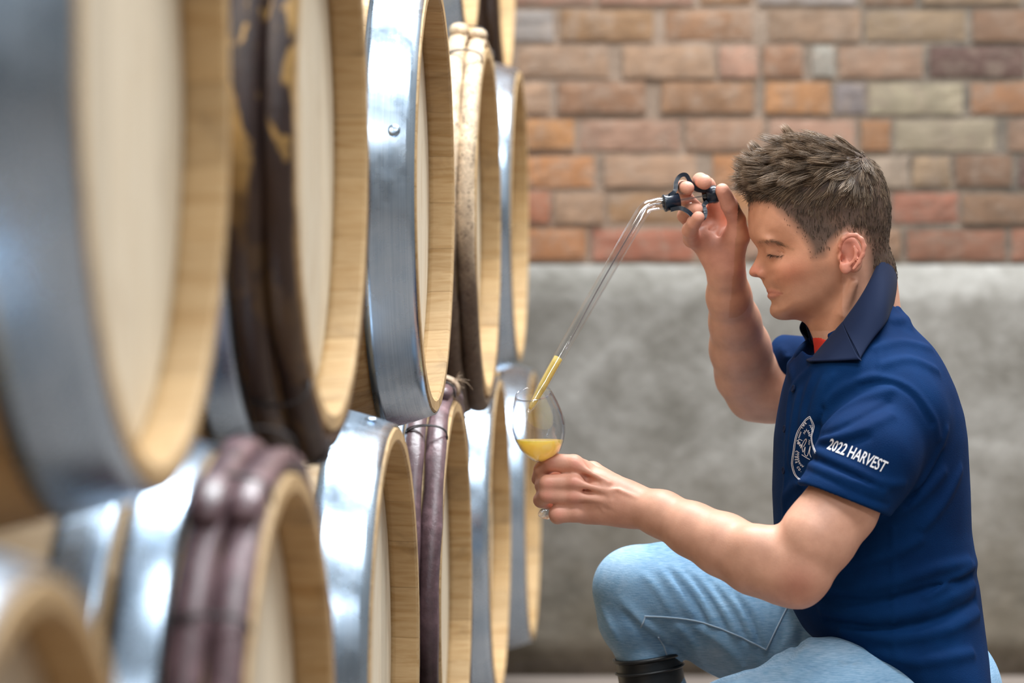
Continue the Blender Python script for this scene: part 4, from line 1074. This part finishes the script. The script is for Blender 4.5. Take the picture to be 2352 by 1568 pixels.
def scribble(path, n_, h):
    """embroidery too small to read, as a run of short stitches"""
    c = catmull(np.array(path, float), 10); L = np.concatenate([[0], np.cumsum(np.linalg.norm(np.diff(c, axis=0), axis=1))]); pts = []
    for i in range(n_*2):
        l = L[-1]*(i+.5)/(n_*2); p = np.array([np.interp(l, L, c[:,0]), np.interp(l, L, c[:,1])]); q = np.array([np.interp(l+1, L, c[:,0]), np.interp(l+1, L, c[:,1])]); t = q-p; t /= np.linalg.norm(t)+1e-9
        pts.append(p+np.array([t[1], -t[0]])*h*(.5 if i % 2 else -.5))
    return stroke(pts, .9, 3)
art += [scribble(p, n_, h) for p, n_, h in (([(1861,975),(1865,983),(1867,993)], 4, 4), ([(1848,997),(1851,990),(1855,987),(1859,993),(1861,1003)], 7, 4.5), ([(1860,1008),(1860,1022)], 3, 3),
        ([(1835.5,1036),(1835,1052),(1839,1065),(1848,1072)], 9, 4.5), ([(1841.5,990),(1839,998),(1836,1007)], 5, 3))]
art.append(stroke([(1831.6,1013),(1838,1009),(1844.7,1012)], 1.2))
art.append(stroke([(1833,1019),(1836,1012),(1835,1020),(1839,1015),(1838,1024),(1842,1020),(1840.5,1029),(1843,1022)], 1.2))
art.append(stroke([(1847,1026),(1853,1014),(1853,1007),(1847,1015),(1844,1024),(1846,1038),(1851,1026),(1850,1036),(1850,1043),(1856,1046),(1862.6,1024),(1861,1040),(1864.7,1050)], 1.2))
art.append(stroke([(1843,1043.5),(1851,1049),(1861.6,1055)], 1.3))
AV, AF = merge(*[(list(a), b) for a, b in art])
lay('chest_emblem', np.array(AV), AF, shirt, polo, 'white outlined emblem with lettering on the chest', .0012)
# ---------------------------------------------------------------- hair
bv = np.array([x.co[:] for x in []]) if False else None
Vb = np.empty(len(body.data.vertices)*3, np.float32); body.data.vertices.foreach_get('co', Vb); Vb = Vb.reshape(-1, 3).astype(float)
mx, my = mirror_px(Vb)
hair_poly = [(1716,470),(1735,458),(1765,462),(1790,480),(1815,505),(1840,535),(1858,566),(1868,592),(1890,585),(1903,560),(1922,538),(1948,526),(1985,530),(2002,570),(2003,605),(2014,640),(2080,640),(2080,250),(1650,250),(1650,470)]
jx = rng.normal(0, 6, len(mx)); jy = rng.normal(0, 6, len(mx)); jj = (mx < 1925) & (my > 440)
ins = inpoly(mx+jx*jj, my+jy*jj, hair_poly) & (my < 640) & (np.abs(Vb[:,1]-YM) < .082) & (mx > 1700)
ids = np.flatnonzero(ins)
NH = 26000
nearer = np.where(Vb[ids,1] < YM+.01, 1.0, .35); pr = nearer/nearer.sum()
pick = rng.choice(ids, NH, p=pr); root = Vb[pick]+rng.normal(0, .0009, (NH, 3)); hx = mx[pick]; hy = my[pick]
nrm = np.concatenate([skin.normal(root[i:i+4000], .004) for i in range(0, NH, 4000)])
crown = np.array([1988., 362.])
dx = hx-crown[0]; dy = hy-crown[1]; L = np.hypot(dx, dy)+1e-6
flow = np.stack([dx/L, -dy/L], 1)                       # image right, image up
top = np.clip((440-hy)/60, 0, 1)*np.clip((1995-hx)/60, 0, 1)
down = np.clip((hy-430)/80, 0, 1)
flow = flow*(1-down)[:,None]+np.array([.15,-1.0])*down[:,None]
front = np.clip((1800-hx)/60, 0, 1)*np.clip((470-hy)/40, 0, 1)
flow[:,1] = flow[:,1]*(1-.8*front)+.42*front*rng.uniform(.3, 1.5, NH)
d3 = np.stack([flow[:,0], -.15*np.ones(NH)*np.sign(YM-root[:,1]), flow[:,1]], 1)
d3 -= nrm*(d3*nrm).sum(1)[:,None]; d3 /= np.linalg.norm(d3, axis=1)[:,None]+1e-9
length = .009+.021*np.clip((470-hy)/60, 0, 1)+.008*np.clip((430-hy)/40, 0, 1)
length = np.where(hy > 470, np.maximum(.0035, .0105-.006*np.clip((hy-470)/90, 0, 1)), length)
length = np.where(hx > 1940, np.minimum(length, .030-.016*np.clip((hx-1940)/60, 0, 1)), length)
length = np.where((hx > 2000) & (hy > 340), np.minimum(length, .013-.007*np.clip((hy-380)/120, 0, 1)), length)
edge = np.clip(dpoly(hx, hy, [(1716,470),(1735,458),(1765,462),(1790,480),(1815,505),(1840,535),(1858,566),(1868,592)], False)/22, .35, 1); length *= np.where(hx < 1880, edge, 1)
length *= rng.uniform(.7, 1.2, NH)
lift = .08+.24*top*np.clip((1960-hx)/60, .2, 1)+.34*front+.05*rng.normal(0, 1, NH)*(top+.3)
NC = 620; ci = rng.choice(NH, NC, replace=False); cl_len = rng.uniform(.85, 1.35, NC); cl_lift = rng.normal(0, .16, NC); cl_dir = rng.normal(0, .22, (NC, 3))
near_c = np.empty(NH, int)
for i in range(0, NH, 3000): near_c[i:i+3000] = ((root[i:i+3000,None]-root[ci][None])**2).sum(-1).argmin(1)
lg = np.clip(length/.03, 0, 1)
length = length*(1+(cl_len[near_c]-1)*lg); lift = np.clip(lift+cl_lift[near_c]*lg*.8, .03, .95)
d3 = d3+cl_dir[near_c]*lg[:,None]+rng.normal(0, .10, (NH, 3))*(1-.3*lg)[:,None]; d3 /= np.linalg.norm(d3, axis=1)[:,None]
NSG = 5; path = np.zeros((NSG+1, NH, 3)); path[0] = root-nrm*.001
up3 = d3*(1-lift)[:,None]+nrm*lift[:,None]
bend = np.where(front > .3, -.15, .35)
for s in range(1, NSG+1):
    t = s/NSG; dd = up3+(d3-nrm*.35)*(bend*t)[:,None]*1.2+np.array([0,0,-.10])*t; dd /= np.linalg.norm(dd, axis=1)[:,None]
    path[s] = path[s-1]+dd*(length/NSG)[:,None]
ctip = path[:, ci][:, near_c]
for s in range(1, NSG+1):
    t = s/NSG; wgt = (.62*t**1.3*lg)[:,None]; path[s] = path[s]*(1-wgt)+(ctip[s]+(root-root[ci][near_c])*.25*1)*wgt
tan_ = path[-1]-path[0]; tan_ /= np.linalg.norm(tan_, axis=1)[:,None]+1e-9
u_ = np.cross(tan_, nrm); u_ /= np.linalg.norm(u_, axis=1)[:,None]+1e-9; w_ = np.cross(tan_, u_)
r0 = .00036+.00012*lg; HV = []; 
for s in range(NSG):
    rr = r0*(1-.65*s/NSG)
    for k in range(3):
        a = 2*PI*k/3; HV.append(path[s]+(u_*math.cos(a)+w_*math.sin(a))*rr[:,None])
HV.append(path[NSG]); HV = np.array(HV)                  # (16, NH, 3)
nvp = HV.shape[0]; idx = np.arange(NH)
tri = []
for s in range(NSG-1):
    for k in range(3):
        k2 = (k+1) % 3; a, b, c, d = s*3+k, s*3+k2, (s+1)*3+k2, (s+1)*3+k
        tri.append(np.stack([idx*nvp+a, idx*nvp+b, idx*nvp+c], 1)); tri.append(np.stack([idx*nvp+a, idx*nvp+c, idx*nvp+d], 1))
for k in range(3): tri.append(np.stack([idx*nvp+(NSG-1)*3+k, idx*nvp+(NSG-1)*3+(k+1)%3, idx*nvp+nvp-1], 1))
hv = HV.transpose(1, 0, 2).reshape(-1, 3); me = mesh_quads('hair', hv, np.concatenate(tri))
tone = np.clip(rng.normal(.25, .22, NH)-.12*(hy > 460)+.22*(np.sin(near_c*1.7)), 0, 1)
sl = np.array([min(i//3, NSG)/NSG for i in range(nvp)])
tt_ = (tone[:,None]*.75+sl[None]*.40*lg[:,None]).clip(0, 1)[:,:,None]
hcol = np.array([.024,.013,.0075])*(1-tt_)+np.array([.40,.28,.185])*tt_
set_col(me, hcol.reshape(-1, 3))
m = mat('hair_strands', rough=.40); n = N(m); at = n.n('ShaderNodeAttribute', attribute_name='tint'); n.col(at.outputs['Color']); me.materials.append(m)
h = child('hair', me); h['kind'] = 'stuff'; h['label'] = 'short spiky brown hair'
# fair brows and lashes
def wisps(line, w0, cnt, ln, dirn, rad_, colr, sides=(-1, 1)):
    vf = []; P0 = []; SS = []
    L_ = catmull(np.array(line, float), 8)
    for s in sides:
        for i in range(cnt):
            q = L_[rng.integers(len(L_)-1)]+rng.normal(0, w0, 3)*np.array([1,1,.02])
            p0 = dYh(q[0], q[1], q[2]/1000, s); p0[1] = YM+s*.10; P0.append(p0); SS.append(s)
    P0 = np.array(P0); SS = np.array(SS)
    for _ in range(40): P0[:,1] -= SS*skin(P0)*.7
    for p0, s in zip(P0, SS):
        dd = np.array([dirn[0], s*dirn[1], dirn[2]])+rng.normal(0, .2, 3); dd /= np.linalg.norm(dd)
        vf.append(tube([p0, p0+dd*ln*.5, p0+dd*ln+np.array([0,0,-.0005])], [rad_, rad_*.8, rad_*.2], 3, False))
    return merge(*vf)
v, f = wisps([(1743,556,30),(1762,554,40),(1785,558,50),(1806,566,56)], 2.0, 150, .0065, (.75, .25, -.15), .00016, None)
child('eyebrow', mesh_np('eyebrow', v, f, True, mat('brow_hair', (.16,.085,.045), .5)))['kind'] = 'stuff'
v, f = wisps([(1764,584,30),(1772,586,38),(1786,588,43),(1799,587,48)], .5, 46, .0065, (-.75, .5, -.55), .00017, None)
child('eyelashes', mesh_np('eyelashes', v, f, True, mat('lash_hair', (.05,.028,.018), .5)))['kind'] = 'stuff'

# ---------------------------------------------------------------- wine glass and cider
def glass_mat(name, tint, edge, f0=.045):
    """thin clear glass: lets light straight through, mirrors more and absorbs more at grazing angles"""
    m = bpy.data.materials.new(name); m.use_nodes = True; t = m.node_tree; t.nodes.remove(t.nodes['Principled BSDF'])
    lw = t.nodes.new('ShaderNodeLayerWeight'); lw.inputs[0].default_value = .5
    rp = t.nodes.new('ShaderNodeValToRGB'); e = rp.color_ramp.elements; e[0].position = .55; e[0].color = (*tint, 1); e[1].position = 1.0; e[1].color = (*edge, 1)
    t.links.new(lw.outputs['Facing'], rp.inputs[0])
    tr = t.nodes.new('ShaderNodeBsdfTransparent'); t.links.new(rp.outputs[0], tr.inputs[0])
    gl = t.nodes.new('ShaderNodeBsdfGlossy'); gl.inputs['Roughness'].default_value = .02; gl.inputs[0].default_value = (1,1,1,1)
    pw = t.nodes.new('ShaderNodeMath'); pw.operation = 'POWER'; t.links.new(lw.outputs['Facing'], pw.inputs[0]); pw.inputs[1].default_value = 4.0
    fr = t.nodes.new('ShaderNodeMath'); fr.operation = 'MULTIPLY_ADD'; t.links.new(pw.outputs[0], fr.inputs[0]); fr.inputs[1].default_value = .8; fr.inputs[2].default_value = f0
    mx_ = t.nodes.new('ShaderNodeMixShader'); t.links.new(fr.outputs[0], mx_.inputs[0]); t.links.new(tr.outputs[0], mx_.inputs[1]); t.links.new(gl.outputs[0], mx_.inputs[2])
    t.links.new(mx_.outputs[0], t.nodes['Material Output'].inputs[0]); return m
M['glass'] = glass_mat('clear_glass', (.985,.985,.99), (.50,.52,.58)); M['tube_glass'] = glass_mat('tube_glass', (.985,.985,.985), (.60,.62,.66), .07); M['inner_glass'] = glass_mat('inner_glass', (.75,.75,.80), (.45,.45,.52), .3)
m = mat('cloudy_cider', (1.0,.79,.27), .12, Subsurface_Weight=.5, Subsurface_Scale=.02, IOR=1.34)
m.node_tree.nodes['Principled BSDF'].inputs['Subsurface Radius'].default_value = (1,.8,.3); M['cider'] = m
t_ = m.node_tree; tl_ = t_.nodes.new('ShaderNodeBsdfTranslucent'); tl_.inputs[0].default_value = (1.0,.80,.30,1)
mx_ = t_.nodes.new('ShaderNodeMixShader'); mx_.inputs[0].default_value = .45
t_.links.new(t_.nodes['Principled BSDF'].outputs[0], mx_.inputs[1]); t_.links.new(tl_.outputs[0], mx_.inputs[2]); t_.links.new(mx_.outputs[0], t_.nodes['Material Output'].inputs[0])
GA = Q(1270,1177,-.068); GR = Q(1225,903,-.130); gax = GR-GA; GLn = np.linalg.norm(gax); gax = gax/GLn; k_ = GLn/279.
def along(vf, A, ax):
    R = np.array(Vector(ax).to_track_quat('X', 'Z').to_matrix()); return [R@np.array(q)+A for q in vf[0]], vf[1]
outer = [(0,.5),(0,33.5),(1.2,34.3),(2.4,33.5),(4,24),(7,11),(13,6.8),(30,5.4),(80,5.0),(108,5.6),(117,8.5),(124,17),(133,29),(146,41),(163,51),(183,57.5),(205,60),(228,57),(252,50.5),(270,44),(279,40.5)]
inner = [(279.6,39.9),(270,42.6),(252,49),(228,55.4),(205,58.3),(183,55.8),(163,49.2),(146,39.0),(134,26.8),(126,14),(123.5,.4)]
pr = [(a*k_, b*PXM) for a, b in outer+inner]
glass = empty('wine_glass', GA); tag(glass, 'stemmed wine glass with a little cider, held at the tip of the glass tube', 'glass')
v, f = along(lathe(pr, 72), GA, gax); o = link('glass_body', mesh_np('glass_body', v, [q[::-1] for q in f], True, M['glass']), glass); o.location = -Vector(GA)
ipr = [(a*k_+.00015, max(.0001, b*PXM-.00035)) for a, b in inner[1:][::-1]]
bm = bmesh.new(); v, f = along(lathe(ipr, 72), GA, gax); vs = [bm.verts.new(q) for q in v]
for q in f: bm.faces.new([vs[i] for i in q])
bmesh.ops.remove_doubles(bm, verts=bm.verts, dist=.0003)
lev = CAMZ-(1009-HOR)*(YM-.1)/FPX
g = bmesh.ops.bisect_plane(bm, geom=bm.verts[:]+bm.edges[:]+bm.faces[:], plane_co=(0,0,lev), plane_no=(0,0,1), clear_outer=True)
bmesh.ops.contextual_create(bm, geom=[e for e in g['geom_cut'] if isinstance(e, bmesh.types.BMEdge)])
bmesh.ops.recalc_face_normals(bm, faces=bm.faces)
me = bpy.data.meshes.new('cider'); bm.to_mesh(me); bm.free(); me.materials.append(M['cider'])
for p_ in me.polygons: p_.use_smooth = len(p_.vertices) < 10
o = link('cider', me, glass); o.location = -Vector(GA); o['label'] = 'cloudy yellow cider in the bowl'

# ---------------------------------------------------------------- the sampling tube
TY = .020
tipc = Q(1213,946,-.112); liq = Q(1282,822,-.086); b0 = Q(1466,503,-.012); b1 = Q(1482,479,-.004); b2 = Q(1502,469,.004); b3 = Q(1530,465,.010); b4 = Q(1640,446,TY+.006)
thief = empty('glass_wine_thief', b3); tag(thief, 'bent glass sampling tube with black finger rings, cloudy cider at its tip', 'tube')
cen_ = catmull([tipc, tipc+(liq-tipc)*.12, tipc+(liq-tipc)*.5, liq, (liq+b0)/2, b0+(liq-b0)*.06, b1, b2, b3, (b3+b4)/2, b4], 7)
tl = np.concatenate([[0], np.cumsum(np.linalg.norm(np.diff(cen_, axis=0), axis=1))]); 
ro = np.interp(tl, [0, .012, .04, .12, .30, tl[-1]], [.0028,.0052,.0074,.0078,.0090,.0088])
v1, f1 = tube(cen_, ro, 28, False); v2, f2 = tube(cen_, ro-.0013, 28, False)
nn = len(v1); V_ = v1+v2; F_l = f1+[tuple(i+nn for i in q[::-1]) for q in f2]; kk = len(cen_)
for j in range(28):
    j2 = (j+1) % 28; F_l.append((j, nn+j, nn+j2, j2)[::-1]); e_ = (kk-1)*28; F_l.append((e_+j, e_+j2, nn+e_+j2, nn+e_+j)[::-1])
def tchild(name, vf, m, smooth=True):
    o = link(name, mesh_np(name, *vf, smooth, m), thief); o.location = -Vector(b3); return o
tchild('glass_tube', (V_, F_l), M['tube_glass'])
sel = [i for i in range(kk) if .004 < tl[i] <= np.linalg.norm(liq-tipc)+.001]
tchild('cider', tube(cen_[sel], ro[sel]-.0016, 24, True), M['cider'])['label'] = 'cloudy yellow cider filling the lower end'
# narrow inner tube seen in the stem
v, f = tube(catmull([Q(1300,800,-.080), (liq+b0)/2, b0, b1, b2, b3, b4], 6), .0011, 8); tchild('inner_tube', (v, f), M['inner_glass'])
M['plastic'] = mat('black_plastic', (.010,.018,.032), .28)
axh = (b4-b3)/np.linalg.norm(b4-b3)
def ring_at(A, B, ra, rb, th=.002, lips=True):
    L_ = np.linalg.norm(B-A); pr = [(0,ra-th),(0,ra),(.002,ra+.0010),(.004,ra),(L_,rb),(L_,rb-th)]
    v, f = along(lathe(pr, 40, True), A, (B-A)/L_); return v, [q[::-1] for q in f]
tchild('collar_ring', ring_at(Q(1524,467,.009), Q(1560,460,.012), .0112, .0104), M['plastic'])
v, f = along(lathe([(0,.0104),(0,.0112),(.010,.0116),(.0115,.0124),(.0165,.0124),(.018,.0112),(.0195,.0098),(.0200,.0002)], 40), Q(1618,450,TY+.004), axh)
tchild('end_cap', (v, [q[::-1] for q in f]), M['plastic'])
def strap(pts, wd, th=.0027):
    """flat band that follows pts in the plane of the tube, as wide as wd across it"""
    c = catmull([Q(a, b, d) for a, b, d in pts], 7); t = np.gradient(c, axis=0); t /= np.linalg.norm(t, axis=1)[:,None]
    yv = np.array([0,1,0.]); nn = np.cross(t, yv); nn /= np.linalg.norm(nn, axis=1)[:,None]; v = []; f = []; k = len(c)
    wd = np.interp(np.linspace(0,1,k), np.linspace(0,1,len(wd)), wd)
    for i in range(k):
        for a, b in ((-1,-1),(1,-1),(1,1),(-1,1)): v.append(c[i]+yv*a*wd[i]/2+nn[i]*b*th)
    for i in range(k-1):
        for j in range(4): f.append((i*4+j, i*4+(j+1)%4, (i+1)*4+(j+1)%4, (i+1)*4+j))
    f += [(3,2,1,0), tuple((k-1)*4+j for j in range(4))]; return v, f
Wd = [.018,.013,.011,.011,.013,.018]
tchild('finger_ring', strap([(1538,449,.012),(1550,438,.014),(1553,418,.016),(1562,404,.018),(1575,402,.019),(1584,416,.020),(1596,433,.021),(1612,438,.023),(1630,437,.024)], Wd), M['plastic'], False)
tchild('finger_ring', strap([(1540,482,.006),(1562,478,-.002),(1580,486,-.006),(1592,497,-.006),(1604,504,-.003),(1616,501,.004),(1620,487,.008),(1616,472,.014),(1624,463,.018)], Wd), M['plastic'], False)
print('done', time.time()-T0)
